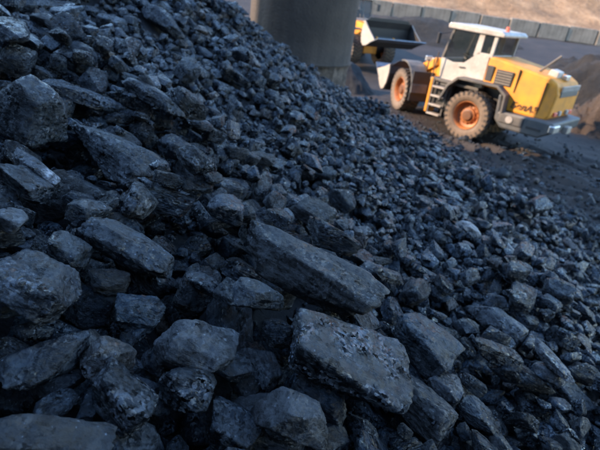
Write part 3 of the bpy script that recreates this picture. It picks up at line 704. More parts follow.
def rock_verts(seed, sub, detail=1.0, p=None, scale=(1, 1, 1), relief=1.0):
    """rounded convex block with chips, ledges along the bedding and fine grain; scaled to real size"""
    ns, ds = rock_planes(seed); q = np.random.RandomState(seed + 999)
    D, F = ico(sub); p = p or q.uniform(110, 220)
    if sub >= 4:                                        # chips knocked off edges and corners
        a0 = np.maximum(D @ ns.T, 1e-4) / ds; V0 = D / a0.max(1)[:, None]
        m_n = q.normal(size=(12, 3)); m_n /= np.linalg.norm(m_n, axis=1)[:, None]
        hd = (V0 @ m_n.T).max(0) * q.uniform(0.80, 0.97, 12)
        ns = np.concatenate([ns, m_n]); ds = np.concatenate([ds, hd])
    a = np.maximum(D @ ns.T, 1e-4) / ds
    r = (a ** p).sum(1) ** (-1 / p)
    V = D * r[:, None]
    sc = np.array(scale, float); S = V * sc; m_ = float(np.mean(sc))
    off = q.uniform(0, 60, 3)
    nl = 0.085 * fbm(V * 1.6 + off, 3)
    if detail > 0:
        U = V * sc / m_
        nl = nl + 0.045 * detail * np.abs(fbm(U * 3.4 + off + 7, 3)) * -1
        # ledges: steps across the bedding direction
        bd = q.normal(size=3) * 0.35 + np.array([0, 0, 1]); bd /= np.linalg.norm(bd)
        t = (U @ bd) * q.uniform(5, 9) + 1.1 * noise3(U * 1.7 + off)
        st = np.floor(t) + smooth01((t - np.floor(t)) * 3.0 - 1.0)
        nl = nl + 0.048 * detail * relief * (t - st) * (0.5 + 0.9 * np.clip(noise3(U * 1.3 + off + 3) + .4, 0, 1))
        if sub >= 4: nl = nl + 0.034 * relief * fbm(U * np.array([6, 6, 10]) + off, 4, 0.62) - 0.02 * relief * np.abs(noise3(U * 4.3 + off + 31))
        if sub >= 5: nl = nl + 0.014 * relief * fbm(U * 22 + off, 3, 0.65)
    return (V * (1 + nl / np.maximum(r, .3))[:, None]) * sc, F

def hull_verts(seed, sub, detail):
    """sharp-edged block: exact corners of the planes, optionally subdivided and chipped"""
    ns, ds = rock_planes(seed); P = []
    n = len(ns)
    for i in range(n):
        for j in range(i + 1, n):
            for k in range(j + 1, n):
                A = ns[[i, j, k]]
                if abs(np.linalg.det(A)) < 0.05: continue
                v = np.linalg.solve(A, ds[[i, j, k]])
                if (ns @ v <= ds + 1e-6).all(): P.append(v)
    bm = bmesh.new()
    for v in P: bm.verts.new(v)
    bmesh.ops.remove_doubles(bm, verts=bm.verts, dist=0.06)
    r = bmesh.ops.convex_hull(bm, input=bm.verts)
    loose = [v for v in bm.verts if not v.link_faces]
    if loose: bmesh.ops.delete(bm, geom=loose, context='VERTS')
    if sub:
        bmesh.ops.bevel(bm, geom=bm.edges[:], offset=0.05, segments=1, affect='EDGES')
        bmesh.ops.triangulate(bm, faces=bm.faces)
    if sub > 1: bmesh.ops.subdivide_edges(bm, edges=[e for e in bm.edges if e.calc_length() > 0.22], cuts=1); bmesh.ops.triangulate(bm, faces=bm.faces)
    bm.verts.index_update()
    V = np.array([v.co[:] for v in bm.verts]); F = np.array([[v.index for v in f.verts] for f in bm.faces], np.int32); bm.free()
    off = seed * 3.7
    V = V * (1 + 0.10 * fbm(V * 1.7 + off, 2) + (0.06 * noise3(V * 5 + off) if sub > 1 else 0))[:, None]
    return V, F
def footprint(ns, ds, Mx, x, y):
    """upper and lower surface of the block over the grid cells under it, relative to its centre"""
    Ns = ns @ np.linalg.inv(Mx)
    rad = np.sqrt((Mx[0] ** 2).sum()) * 1.15, np.sqrt((Mx[1] ** 2).sum()) * 1.15
    i0 = int((x - rad[0] - GX0) / GS); i1 = int((x + rad[0] - GX0) / GS) + 1
    j0 = int((y - rad[1] - GY0) / GS); j1 = int((y + rad[1] - GY0) / GS) + 1
    if i0 < 1 or j0 < 1 or i1 >= NX - 1 or j1 >= NY - 1: return None
    st = 1
    X = gx[i0:i1] - x; Y = gy[j0:j1] - y
    q = ds[:, None, None] - Ns[:, 0][:, None, None] * X[None, None, :] - Ns[:, 1][:, None, None] * Y[None, :, None]
    nz = Ns[:, 2]
    up = np.full(q.shape[1:], 9.0); lo = np.full(q.shape[1:], -9.0)
    pz, mz = nz > 1e-3, nz < -1e-3
    up = (q[pz] / nz[pz][:, None, None]).min(0); lo = (q[mz] / nz[mz][:, None, None]).max(0)
    msk = up > lo + 0.002
    return i0, i1, j0, j1, up, lo, msk

ISHERO = np.zeros(60000, bool)      # index -1 (bare ground) stays False
lumps = []     # dicts: x y z R(3x3) s(3) seed
def drop(x, y, s, Rm, seed, sink=0.10, quant=None, avoid_frac=None, test=False):
    ns, ds = PLANES[seed] if seed in PLANES else rock_planes(seed)
    fp = footprint(ns, ds, Rm * np.array(s)[None, :], x, y)
    if fp is None: return None
    i0, i1, j0, j1, up, lo, msk = fp
    if not msk.any(): return None
    h = HT[j0:j1, i0:i1]; g = (h - lo)[msk]
    zc = np.quantile(g, quant) if quant else g.max() - sink * min(s)
    if avoid_frac is not None:
        idm = IDM[j0:j1, i0:i1][msk]; f = ISHERO[idm].mean()
        if f > avoid_frac: zc += 5
    return zc, fp
def commit(x, y, zc, fp, s, Rm, seed, **kw):
    i0, i1, j0, j1, up, lo, msk = fp
    k = len(lumps); lumps.append(dict(x=x, y=y, z=zc, R=Rm, s=s, seed=seed, **kw))
    H = HT[j0:j1, i0:i1]; top = zc + up; mm = msk & (top > H)
    H[mm] = top[mm]; IDM[j0:j1, i0:i1][mm] = k
    return k
def rand_rot(x, y, tilt, yaw=None):
    n = base_n(x, y)
    n = (n + Vector(rng.normal(size=3)) * tilt).normalized()
    yaw = rng.uniform(0, 2 * math.pi) if yaw is None else yaw
    t = Vector((math.cos(yaw), math.sin(yaw), 0)); t = (t - n * t.dot(n)).normalized()
    return np.array([t[:], n.cross(t)[:], n[:]]).T
def pxof(x, y, z):
    d = Vector((x, y, z)) - CAM; c = d.dot(CF)
    if c < 0.05: return (-999, -999, c)
    return 300 + FPX * d.dot(CR) / c, 225 - FPX * d.dot(CU) / c, c
NPROTO = 28
PLANES = {k: rock_planes(k) for k in range(NPROTO)}

# ---- where lumps are wanted: the part of the heap around the view
def wanted(x, y, margin=70):
    z = base_at(x, y); u, v, c = pxof(x, y, z + .05)
    if c < 0.3: return False
    mg = margin if c > 2.5 else margin * 2.2
    return -mg < u < 600 + mg and -mg < v < 450 + mg * 1.3
_sx, _sy = np.meshgrid(np.arange(80) * .25 - 10, np.arange(70) * .25)
SIZEN = fbm(np.stack([_sx.ravel() * .8, _sy.ravel() * .8, 0 * _sx.ravel() + 8.8], 1), 3).reshape(_sx.shape)
def field_size(x, y, q):
    """half length of a lump: coarse near the photographer, finer in the run-out"""
    d = math.hypot(x, y)
    u, v, c = pxof(x, y, base_at(x, y))
    med = 0.046 + 0.020 * max(0, 1 - d / 3.0) + 0.010 * max(0, min(1, (200 - u) / 200)) * max(0, 1 - abs(d - 4) / 5)
    patch = float(SIZEN[min(int(y / .25), 69), min(int((x + 10) / .25), 79)])
    return float(np.clip(med * math.exp(q * 0.36 + 0.9 * patch), 0.022, 0.15))
def scatter(n, ylo, yhi, K, tilt, szmul=1.0, avoid=None, near_pow=1.0, cover_only=None, sizef=field_size, maxh=0.42):
    made = 0; tries = 0
    while made < n and tries < n * 6:
        tries += 1
        y = ylo + (yhi - ylo) * rng.rand() ** near_pow
        x = rng.uniform(GX0 + .4, GX1 - .4)
        if not wanted(x, y): continue
        if (toe_x(y) - x) < rng.exponential(0.25) - 0.35 * 0 and rng.rand() < 0.9: continue
        if cover_only is not None and not cover_only(x, y): continue
        a = sizef(x, y, rng.normal()) * szmul
        s = (a * rng.uniform(0.95, 1.3), a * rng.uniform(0.72, 0.95), a * rng.uniform(0.45, 0.8)); seed = rng.randint(NPROTO)
        best = None
        for k in range(K):
            cx, cy = (x, y) if k == 0 else (x + rng.normal() * a * 1.1, y + rng.normal() * a * 1.1)
            Rm = rand_rot(cx, cy, tilt); r = drop(cx, cy, s, Rm, seed, avoid_frac=avoid)
            if r is None: continue
            sc = r[0] - base_at(cx, cy)
            if best is None or sc < best[0]: best = (sc, cx, cy, r, Rm)
        if best is None or best[0] > maxh + a: continue
        commit(best[1], best[2], best[3][0], best[3][1], s, best[4], seed); made += 1
    return made

# ---- lumps one can recognise: long axis (two ends), width, thickness, kind, label
HEROES = [
 (243,233,367,307,60,.62,'dull','longest slab of coal, flat grey-brown top, lying across the middle of the heap','long grey-brown slab'),
 (292,343,405,383,76,.6,'glitter','big coal block with a patch of glittering facets on its face, bottom centre','big glittering block'),
 (88,222,174,270,38,.75,'smooth','long rounded blue-black coal log pointing down to the right, left of the long slab','long rounded log'),
 (-6,268,76,312,80,.5,'chalk','large coal slab with chalky streaks cut by the left edge of the frame','chalk-streaked slab'),
 (3,64,62,116,66,.85,'dark','big cube-like dark coal block near the upper left edge','cube-like dark block'),
 (86,104,150,150,50,.6,'dark','large dark coal block with one smooth slanting face, upper left','large smooth-faced block'),
 (82,150,143,178,20,.5,'layered','thin flat coal splinter lying under the large smooth-faced block','thin flat splinter'),
 (162,345,228,362,50,.7,'pale','coal lump with a dull pale grey end, lower left of the glittering block','pale-ended lump'),
 (98,370,150,420,46,.75,'pitted','pitted dark coal lump with tiny bright specks, lower left','pitted speckled lump'),
 (8,382,88,344,40,.7,'dark','long dark coal lump slanting up to the right near the lower left edge','slanting dark lump'),
 (38,392,84,368,30,.7,'smooth','smooth blue coal lump below the slanting dark lump','smooth blue lump'),
 (90,366,126,338,34,.7,'brown','blunt coal lump with a small rusty mark, lower left','rust-marked lump'),
 (128,372,172,392,34,.75,'smooth','round-topped blue-black coal lump beside the pitted speckled lump','round-topped lump'),
 (102,422,158,452,34,.7,'pale','rough light grey coal lump on the bottom edge, left of centre','rough light grey lump'),
 (-10,432,108,448,48,.5,'dull','wide flat dull coal slab cut by the bottom left corner','wide flat corner slab'),
 (84,424,100,390,20,.7,'glitter','narrow shiny coal lump standing between two darker ones, bottom left','narrow shiny lump'),
 (163,400,213,418,44,.8,'pitted','coarse pitted coal lump near the bottom, left of centre','coarse pitted lump'),
 (214,415,260,432,48,.7,'dark','dark speckled coal lump on the bottom edge left of the brown-topped wedge','dark speckled bottom lump'),
 (270,412,326,432,46,.75,'dull','wedge of coal with a brown-grey top on the bottom edge at centre','brown-topped wedge'),
 (295,384,347,416,38,.7,'smooth','blue-grey coal lump leaning against the underside of the glittering block','leaning blue-grey lump'),
 (308,450,350,436,34,.7,'smooth','smooth dark coal lump cut by the bottom edge, right of the brown-topped wedge','smooth bottom-edge lump'),
 (250,342,276,382,26,.8,'dark','upright narrow coal lump with one bright edge, left of the glittering block','upright bright-edged lump'),
 (208,316,258,332,32,.7,'smooth','low dark coal lump above the upright bright-edged one','low dark lump'),
 (396,316,444,368,46,.7,'smooth','bluish coal block right of the glittering block, slanting down to the right','slanting bluish block'),
 (400,384,450,448,52,.7,'dustbrown','large dusty brown coal lump at the bottom, right of centre','dusty brown lump'),
 (428,400,464,376,38,.75,'pale','light-faced blocky coal lump beside the dusty brown lump','light-faced blocky lump'),
 (472,320,514,356,34,.6,'pale','coal lump with a pale crusted upper side, lower right','pale-crusted lump'),
 (520,380,556,414,17,.6,'pale','thin light-edged coal slab slanting down at the lower right','thin light-edged slab'),
 (528,366,584,420,26,.6,'dark','long dark coal slab behind the thin light-edged slab, lower right','long dark right slab'),
 (460,404,494,428,26,.7,'smooth','mid-sized coal lump right of the light-faced blocky lump','mid-sized right lump'),
 (516,412,546,426,20,.7,'pale','grey-white mottled coal lump near the bottom right corner','mottled grey-white lump'),
 (533,438,557,436,16,.8,'blue','small bright blue-grey coal lump on the bottom edge at right','small bright blue lump'),
 (494,430,512,450,15,.6,'dull','narrow brown-grey coal lump on the bottom edge at lower right','narrow bottom lump'),
 (464,372,508,392,26,.6,'dark','flat dark coal lump above the mid-sized right lump','flat dark right lump'),
 (160,302,206,324,40,.75,'chalk','lump of coal with frosty grey marks above the pale-ended lump','frosty-marked lump'),
 (114,308,158,322,34,.75,'rust','rounded coal lump with an orange-brown chip on its left end','orange-chipped lump'),
 (64,318,98,304,36,.8,'brown','brownish grey coal lump under the chalk-streaked slab','brownish grey lump'),
 (50,244,88,258,36,.8,'dark','dark coal lump tucked between the long rounded log and the chalk-streaked slab','tucked dark lump'),
 (-2,228,27,242,26,.7,'white','whitish frosted coal lump on the left edge above the chalk-streaked slab','whitish edge lump'),
 (21,192,64,226,24,.7,'white','coal lump with a bright white dusted top, left side','white-dusted lump'),
 (68,212,106,206,26,.75,'dark','plain dark coal lump right of the white-dusted lump','plain dark lump'),
 (130,220,148,186,34,.75,'greyface','coal lump with one bright grey face, left of centre','grey-faced lump'),
 (150,206,178,232,28,.75,'smooth','smooth rounded coal lump right of the grey-faced lump','smooth rounded lump'),
 (47,184,84,180,30,.7,'pitted','rough dark coal lump with a shiny right end, left side','rough dark lump'),
 (82,184,116,194,28,.7,'dark','black coal lump above the plain dark lump','black lump'),
 (178,246,223,258,24,.6,'dull','flat brown-grey coal lump left of the upper end of the long slab','flat brown-grey lump'),
 (208,232,241,250,28,.75,'blue','light blue coal lump touching the upper end of the long slab','light blue lump'),
 (223,264,258,282,26,.75,'dark','dark coal lump under the upper half of the long slab','dark lump under the slab'),
 (229,304,279,304,28,.7,'smooth','rounded dark coal lump below the middle of the long slab','rounded lump below the slab'),
 (190,272,222,290,20,.7,'dark','flat black coal lump in the hollow right of the long rounded log','flat black lump'),
 (219,182,240,190,22,.75,'smooth','blocky coal lump above the light blue lump','blocky lump'),
 (290,174,296,198,16,.8,'blue','small upright blue coal lump above the long slab','small upright blue lump'),
 (297,199,318,212,17,.7,'smooth','small coal lump just above the top edge of the long slab','small lump above the slab'),
 (315,176,335,186,11,.6,'blue','small flat blue coal lump right of the small upright blue lump','small flat blue lump'),
 (361,258,384,270,20,.75,'smooth','small blocky coal lump right of the long slab','small blocky lump'),
 (364,294,400,306,16,.6,'layered','flat coal shard off the lower right end of the long slab','flat shard'),
 (284,224,308,236,15,.7,'glitter','small curved coal lump resting behind the long slab','small curved lump'),
 (0,24,42,48,26,.5,'bluelayer','layered blue coal slab at the upper left edge','layered blue slab'),
 (46,66,112,92,28,.6,'bluelayer','ridge-backed blue coal lump between the cube-like block and the smooth-faced block','ridge-backed lump'),
 (38,150,82,140,26,.6,'dark','low angular coal lump under the cube-like dark block','low angular lump'),
 (-4,148,46,176,38,.6,'dark','black coal slab at the left edge under the cube-like block','black edge slab'),
 (95,40,142,62,26,.6,'dark','long dark coal lump near the top left','long dark top lump'),
 (122,82,178,108,24,.6,'smooth','elongated blue-black coal lump right of the smooth-faced block','elongated blue-black lump'),
 (96,18,130,32,20,.7,'smooth','oval coal lump at the top, above the long dark top lump','oval top lump'),
 (148,4,172,38,26,.6,'bluelayer','tilted flat-faced coal slab at the top left of centre','tilted flat slab'),
 (146,62,173,68,16,.7,'smooth','small blunt coal lump below the tilted flat slab','small blunt lump'),
 (162,124,189,140,25,.75,'smooth','rounded coal lump below the elongated blue-black lump','rounded upper lump'),
 (226,150,252,168,24,.75,'smooth','blocky bluish coal lump in the upper middle of the heap','blocky bluish lump'),
 (168,168,194,188,20,.75,'dark','dark blunt coal lump left of the blocky lump','dark blunt lump'),
 (12,6,70,14,20,.6,'dark','wide dark coal slab in the top left corner','wide corner slab'),
 (222,70,250,86,18,.7,'blue','light blue coal lump below the concrete pier','light blue pier lump'),
 (181,94,200,106,13,.7,'blue','small pale blue coal lump in the upper middle','small pale blue lump'),
 (196,48,212,62,13,.7,'smooth','small steel-blue coal lump near the top middle','small steel-blue lump'),
 (516,226,528,232,8,.7,'stone','pale beige stone on the run-out of the heap at right','pale beige stone'),
 (457,234,471,248,12,.8,'stone','round pale grey stone in the middle of the right slope','round pale stone'),
 (555,262,571,274,8,.6,'blue','small straight-edged blue coal slab at the right','small straight-edged slab'),
 (555,249,565,254,6,.7,'ochre','small orange-brown stone chip at the right edge of the heap','orange-brown chip'),
 (466,192,477,188,5,.6,'ochre','small ochre stone chip high on the right slope','ochre chip'),
 (545,232,560,240,8,.7,'stone','tan stone beside the orange-brown chip','tan stone'),
 (562,236,578,246,7,.6,'dustbrown','flat tan-brown piece at the right, next to the tan stone','flat tan-brown piece'),
 (506,244,515,256,8,.8,'stone','small light stone below the pale beige stone','small light stone'),
 (535,314,551,322,10,.7,'blue','small blue coal lump above the pale-crusted lump at right','small right blue lump'),
 (588,305,598,313,8,.7,'stone','small grey-white stone at the far right edge','small right-edge stone'),
 (520,190,528,194,4,.6,'white','tiny white chip where the heap meets the road','tiny white chip'),
 (372,192,379,195,4,.5,'white','tiny white chip on the bluish middle slope','tiny slope chip'),
 (410,266,440,284,18,.6,'smooth','mid-sized smooth coal lump on the middle right slope','mid-sized smooth lump'),
 (436,286,470,300,20,.65,'pale','light grey coal lump with a ragged top, middle right','ragged light lump'),
]
def hero_place(h):
    x0, y0, x1, y1, wpx, th, kind, label, short = h
    cx, cy = (x0 + x1) / 2, (y0 + y1) / 2
    def ray(px, py): return (CF * FPX + CR * (px - 300) + CU * (225 - py)).normalized()
    d = ray(cx, cy)
    def march(off):
        t = 0.5
        while t < 25:
            p = CAM + d * t
            if not (GX0 + .3 < p.x < GX1 - .3 and GY0 + .1 < p.y < GY1 - .3): t += 0.02; continue
            if p.z < base_at(p.x, p.y) + off: return p
            t += 0.01
        return None
    off = 0.2
    seed = 5000 + HEROES.index(h)
    for it in range(4):
        p = march(off)
        if p is None: return None
        n = base_n(p.x, p.y); dep = (p - CAM).dot(CF)
        def hit(px, py):
            r = ray(px, py); return CAM + r * ((p - CAM).dot(n) / r.dot(n))
        A = hit(x1, y1) - hit(x0, y0); ideal = math.hypot(x1 - x0, y1 - y0) / FPX * dep
        L_ = min(max(A.length, ideal * .85), ideal * 1.03); a = A.normalized(); b = n.cross(a)
        def pv(v):
            q0, q1 = pxof(*p), pxof(*(p + v * 0.02)); return Vector(((q1[0] - q0[0]) / .02, (q1[1] - q0[1]) / .02))
        ax = Vector((x1 - x0, y1 - y0)).normalized(); pe = Vector((-ax.y, ax.x))
        kb, kc = abs(pv(b).dot(pe)), abs(pv(n).dot(pe))
        W_ = wpx / math.sqrt(kb ** 2 + (th * kc) ** 2); W_ = min(W_, L_ * 1.05, wpx / FPX * dep * 1.0)
        s = (L_ / 2 / .90, W_ / 2 / .90, W_ * th / 2 / .88)
        Rm = np.array([a[:], b[:], n[:]]).T
        r = drop(p.x, p.y, s, Rm, seed, quant=0.97 if math.hypot(x1 - x0, y1 - y0) > 95 else 0.82)
        if r is None: return None
        newoff = r[0] - base_at(p.x, p.y)
        newoff = min(newoff, 0.46 if dep < 4 else .32)
        if abs(newoff - off) < 0.01: break
        off = newoff
    return p, r[0] if newoff >= r[0] - base_at(p.x, p.y) else base_at(p.x, p.y) + newoff, r[1], s, Rm, seed

import time; _t0 = time.time()
near = lambda x, y: math.hypot(x, y) < 4.2
scatter(1800, 0.2, 4.2, 2, 0.6, 0.36)
scatter(1300, 0.2, 4.2, 3, 0.35, 0.90)                       # buried layer close by
scatter(5200, 2.8, 16.3, 3, 0.32, 0.95, near_pow=0.85)      # buried layer further out
hero_ids = {}
for h in sorted(HEROES, key=lambda q: math.hypot(q[2] - q[0], q[3] - q[1]) * q[4]):
    r = hero_place(h)
    if r is None: print('hero off heap', h[8]); continue
    p, zc, fp, s, Rm, seed = r
    k = commit(p.x, p.y, zc, fp, s, Rm, seed, hero=h); ISHERO[k] = True; hero_ids[k] = h
NB = len(lumps)
scatter(1250, 0.2, 4.4, 7, 0.30, 0.84, avoid=0.02, maxh=0.21)
scatter(1000, 0.2, 4.4, 7, 0.35, 0.48, avoid=0.03, maxh=0.22)
scatter(1500, 0.2, 4.4, 6, 0.5, 0.24, avoid=0.05, maxh=0.16)
scatter(8500, 2.8, 16.3, 4, 0.30, 0.88, avoid=0.04, near_pow=0.85, maxh=0.36)
scatter(5500, 2.8, 16.0, 5, 0.35, 0.60, avoid=0.05, near_pow=0.85, maxh=0.36)
def fill_gaps(n, amin, amax, dmin, dmax):
    jj, ii = np.nonzero(IDM < 0); xs, ys = gx[ii], gy[jj]
    d = np.hypot(xs, ys); ok = (d > dmin) & (d < dmax) & (xs < toe_x(ys) - 0.1) & (ys < 13.5)
    z = BASE[jj, ii]; v = np.stack([xs, ys, z - CAMH], 1); c = v @ np.array(CF[:])
    u = 300 + FPX * (v @ np.array(CR[:])) / c; w = 225 - FPX * (v @ np.array(CU[:])) / c
    ok &= (c > .3) & (u > -60) & (u < 660) & (w > -40) & (w < 520)
    cand = np.nonzero(ok)[0]
    if len(cand) == 0: return
    for q in rng.choice(cand, min(n, len(cand)), replace=False):
        if IDM[jj[q], ii[q]] >= 0: continue
        a = rng.uniform(amin, amax); s = (a * rng.uniform(1, 1.3), a * .85, a * rng.uniform(.6, .9)); sd = rng.randint(NPROTO)
        Rm = rand_rot(float(xs[q]), float(ys[q]), 0.5); r = drop(float(xs[q]), float(ys[q]), s, Rm, sd, avoid_frac=0.0)
        if r is None or r[0] > 50 or r[0] - base_at(xs[q], ys[q]) > 0.12: continue
        commit(float(xs[q]), float(ys[q]), r[0], r[1], s, Rm, sd)
fill_gaps(3000, 0.018, 0.042, 0, 4.5)
fill_gaps(6000, 0.025, 0.055, 4.0, 16)
print('lumps', len(lumps), 'seconds', round(time.time() - _t0, 1))

# ---- how many pixels each lump shows
JJ, II = np.nonzero(IDM >= 0)
Xc, Yc, Zc = gx[II], gy[JJ], HT[JJ, II]
dv = np.stack([Xc, Yc, Zc - CAMH], 1); dist = np.linalg.norm(dv, axis=1)
cf = dv @ np.array(CF[:]); U = 300 + FPX * (dv @ np.array(CR[:])) / cf; Vv = 225 - FPX * (dv @ np.array(CU[:])) / cf
inside = (U > 0) & (U < 600) & (Vv > 0) & (Vv < 450) & (cf > 0)
bn = np.array([base_n(0.0, 4.0)[:]])
cosv = np.clip(-(dv / dist[:, None]) @ bn[0], 0.12, 1)
area = inside * GS * GS * cosv * FPX ** 2 / dist ** 2 / bn[0][2]
vis = np.bincount(IDM[JJ, II], weights=area, minlength=len(lumps))
order = [int(k) for k in np.argsort(-vis) if not ISHERO[k]]
SINGLE = [k for k in order[:300 - len(hero_ids)] if vis[k] > 1]

# ---- coal of several looks
M['dark'] = coal_mat('coal_dark', dust_amt=0.28, glitter=0.25, scale=1.0)
M['smooth'] = coal_mat('coal_smooth', base=(0.0050, 0.0079, 0.0122), dust=(0.027, 0.050, 0.076), dust_amt=0.45, glitter=0.12, layered=0.35, rough=0.40)
M['dull'] = coal_mat('coal_dull', base=(0.0112, 0.0116, 0.0129), dust=(0.0496, 0.0502, 0.0544), dust_amt=0.75, glitter=0.15, rough=0.55, layered=0.3)
M['dustbrown'] = coal_mat('coal_dusty_brown', base=(0.0112, 0.0106, 0.0109), dust=(0.0589, 0.0528, 0.0503), dust_amt=0.7, glitter=0.3, rough=0.55, pits=0.3)
M['glitter'] = coal_mat('coal_glitter', dust_amt=0.4, glitter=1.0, rough=0.34, pits=0.2)
M['pitted'] = coal_mat('coal_pitted', dust_amt=0.35, glitter=0.6, pits=0.9, bump=1.1)
M['layered'] = coal_mat('coal_layered', dust_amt=0.4, layered=1.4)
M['bluelayer'] = coal_mat('coal_blue_layered', base=(0.0062, 0.0099, 0.0156), dust=(0.0372, 0.0541, 0.0782), dust_amt=0.55, layered=1.3)
M['blue'] = coal_mat('coal_blue', base=(0.0099, 0.0158, 0.0245), dust=(0.0620, 0.0891, 0.1224), dust_amt=0.8, glitter=0.2)
M['pale'] = coal_mat('coal_pale', base=(0.0217, 0.0244, 0.0286), dust=(0.0682, 0.0726, 0.0816), dust_amt=0.75, crust=(0.19, 0.19, 0.20), crust_amt=0.35, rough=0.5)
M['white'] = coal_mat('coal_white_crust', base=(0.0186, 0.0211, 0.0245), dust=(0.0992, 0.1122, 0.1292), dust_amt=0.7, crust=(0.36, 0.38, 0.42), crust_amt=0.45, rough=0.5)
M['chalk'] = coal_mat('coal_chalk', dust=(0.0403, 0.0528, 0.0714), dust_amt=0.6, crust=(0.26, 0.29, 0.33), crust_amt=0.05, layered=1.0)
M['greyface'] = coal_mat('coal_grey_face', dust_amt=0.4, crust=(0.33, 0.33, 0.33), crust_amt=0.5)
M['brown'] = coal_mat('coal_brown', base=(0.0236, 0.0211, 0.0197), dust=(0.0682, 0.0627, 0.0598), dust_amt=0.7, crust=(0.20, 0.11, 0.07), crust_amt=0.0)
M['rust'] = coal_mat('coal_rust', dust_amt=0.45, crust=(0.42, 0.20, 0.10), crust_amt=0.1)
M['stone'] = coal_mat('pale_stone', base=(0.26, 0.24, 0.22), dust=(0.40, 0.37, 0.34), dust_amt=0.8, glitter=0.05, rough=0.7)
M['ochre'] = coal_mat('ochre_stone', base=(0.42, 0.22, 0.10), dust=(0.55, 0.35, 0.2), dust_amt=0.6, glitter=0.05, rough=0.7)
for k_ in list(M):
    if k_ in ('dark','smooth','dull','dustbrown','glitter','pitted','layered','bluelayer','blue','pale','white','chalk','greyface','brown','rust','stone','ochre'): pass

def place(name, me, d, scale=None):
    o = bpy.data.objects.new(name, me); COL.objects.link(o)
    m4 = Matrix([list(r) + [0] for r in d['R'].tolist()] + [[0, 0, 0, 1]])
    if scale is not None: m4 = m4 @ Matrix.Diagonal((*scale, 1))
    m4.translation = Vector((d['x'], d['y'], d['z'])); o.matrix_world = m4
    return o
GRP = 'coal lumps lying on the face of the coal pile'
def objmat(mat, me): me.materials.append(mat)
# recognisable lumps, each its own mesh at real size
for k, h in hero_ids.items():
    d = lumps[k]; big = math.hypot(h[2] - h[0], h[3] - h[1])
    V, F = rock_verts(d['seed'], 5 if big > 40 else 4, scale=d['s'], relief=1.0)
    me = np_mesh('coal_lump', V, F); me.polygons.foreach_set('use_smooth', np.ones(len(F), bool)); me.materials.append(M[h[6]])
    isstone = h[6] in ('stone', 'ochre')
    o = place('stone' if isstone or 'chip' in h[8] else 'coal_lump', me, d)
    tag(o, h[7], 'stone' if isstone or 'chip' in h[8] else 'coal lump', 'pale stones scattered on the coal pile' if isstone or 'chip' in h[8] else GRP)
# other lumps seen singly: shared meshes
KINDS = ['dark', 'smooth', 'smooth', 'blue', 'layered', 'bluelayer', 'dull', 'pitted', 'pale', 'smooth', 'glitter', 'dark']
proto = {}
def proto_mesh(seed, kind):
    if (seed, kind) not in proto:
        if seed not in proto:
            V, F = rock_verts(seed, 4, scale=(1, 1, 1), relief=1.3); proto[seed] = (V, F)
        V, F = proto[seed]; me = np_mesh('coal_lump', V, F); me.polygons.foreach_set('use_smooth', np.ones(len(F), bool))
        me.materials.append(M['u_' + kind]); proto[(seed, kind)] = me
    return proto[(seed, kind)]
for kd, kw in {'dark': dict(dust_amt=0.28, glitter=0.25), 'smooth': dict(base=(0.008, 0.012, 0.018), dust=(0.046, 0.068, 0.092), dust_amt=0.45, glitter=0.12, layered=0.35, rough=0.40),
               'dull': dict(base=(0.0112, 0.0116, 0.0129), dust=(0.0496, 0.0502, 0.0544), dust_amt=0.75, glitter=0.15, rough=0.55, layered=0.3),
               'blue': dict(base=(0.0099, 0.0158, 0.0245), dust=(0.0620, 0.0891, 0.1224), dust_amt=0.7, glitter=0.2), 'layered': dict(dust_amt=0.4, layered=1.3),
               'bluelayer': dict(base=(0.0062, 0.0099, 0.0156), dust=(0.0372, 0.0541, 0.0782), dust_amt=0.55, layered=1.3), 'pitted': dict(dust_amt=0.35, glitter=0.6, pits=0.8),
               'pale': dict(base=(0.0217, 0.0244, 0.0286), dust=(0.0682, 0.0726, 0.0816), dust_amt=0.7, rough=0.5), 'glitter': dict(dust_amt=0.4, glitter=0.9, rough=0.34)}.items():
    M['u_' + kd] = coal_mat('coal_lump_' + kd, scale=0.12, **kw)
hpx = {k: pxof(lumps[k]['x'], lumps[k]['y'], lumps[k]['z'])[:2] for k in hero_ids}
DIRS = ['right of', 'below and right of', 'below', 'below and left of', 'left of', 'above and left of', 'above', 'above and right of']
ORD = ['nearest', 'second', 'third', 'fourth', 'fifth', 'sixth', 'seventh', 'eighth', 'ninth', 'tenth', 'eleventh', 'twelfth']
buckets = {}
for k in SINGLE:
    d = lumps[k]; u = pxof(d['x'], d['y'], d['z'])[:2]
    kh = min(hpx, key=lambda q: (hpx[q][0] - u[0]) ** 2 + (hpx[q][1] - u[1]) ** 2)
    dx, dy = u[0] - hpx[kh][0], u[1] - hpx[kh][1]
    sec = int(round(math.atan2(dy, dx) / (math.pi / 4))) % 8
    buckets.setdefault((kh, sec), []).append((math.hypot(dx, dy), k))
for (kh, sec), lst in buckets.items():
    for i, (dd, k) in enumerate(sorted(lst)):
        d = lumps[k]; kd = KINDS[rng.randint(len(KINDS))]
        o = place('coal_lump', proto_mesh(d['seed'], kd), d, d['s'])
        adj = {'dark': 'black', 'smooth': 'blue-black', 'blue': 'light blue-grey', 'layered': 'layered black', 'bluelayer': 'layered blue-black', 'dull': 'dull brown-grey',
               'pitted': 'pitted', 'pale': 'pale grey', 'glitter': 'glinting'}[kd]
        rk = ORD[min(i, len(ORD) - 1)]
        tag(o, '%s coal lump, %s one %s the %s' % (adj, rk, DIRS[sec], hero_ids[kh][8]), 'coal lump', GRP)
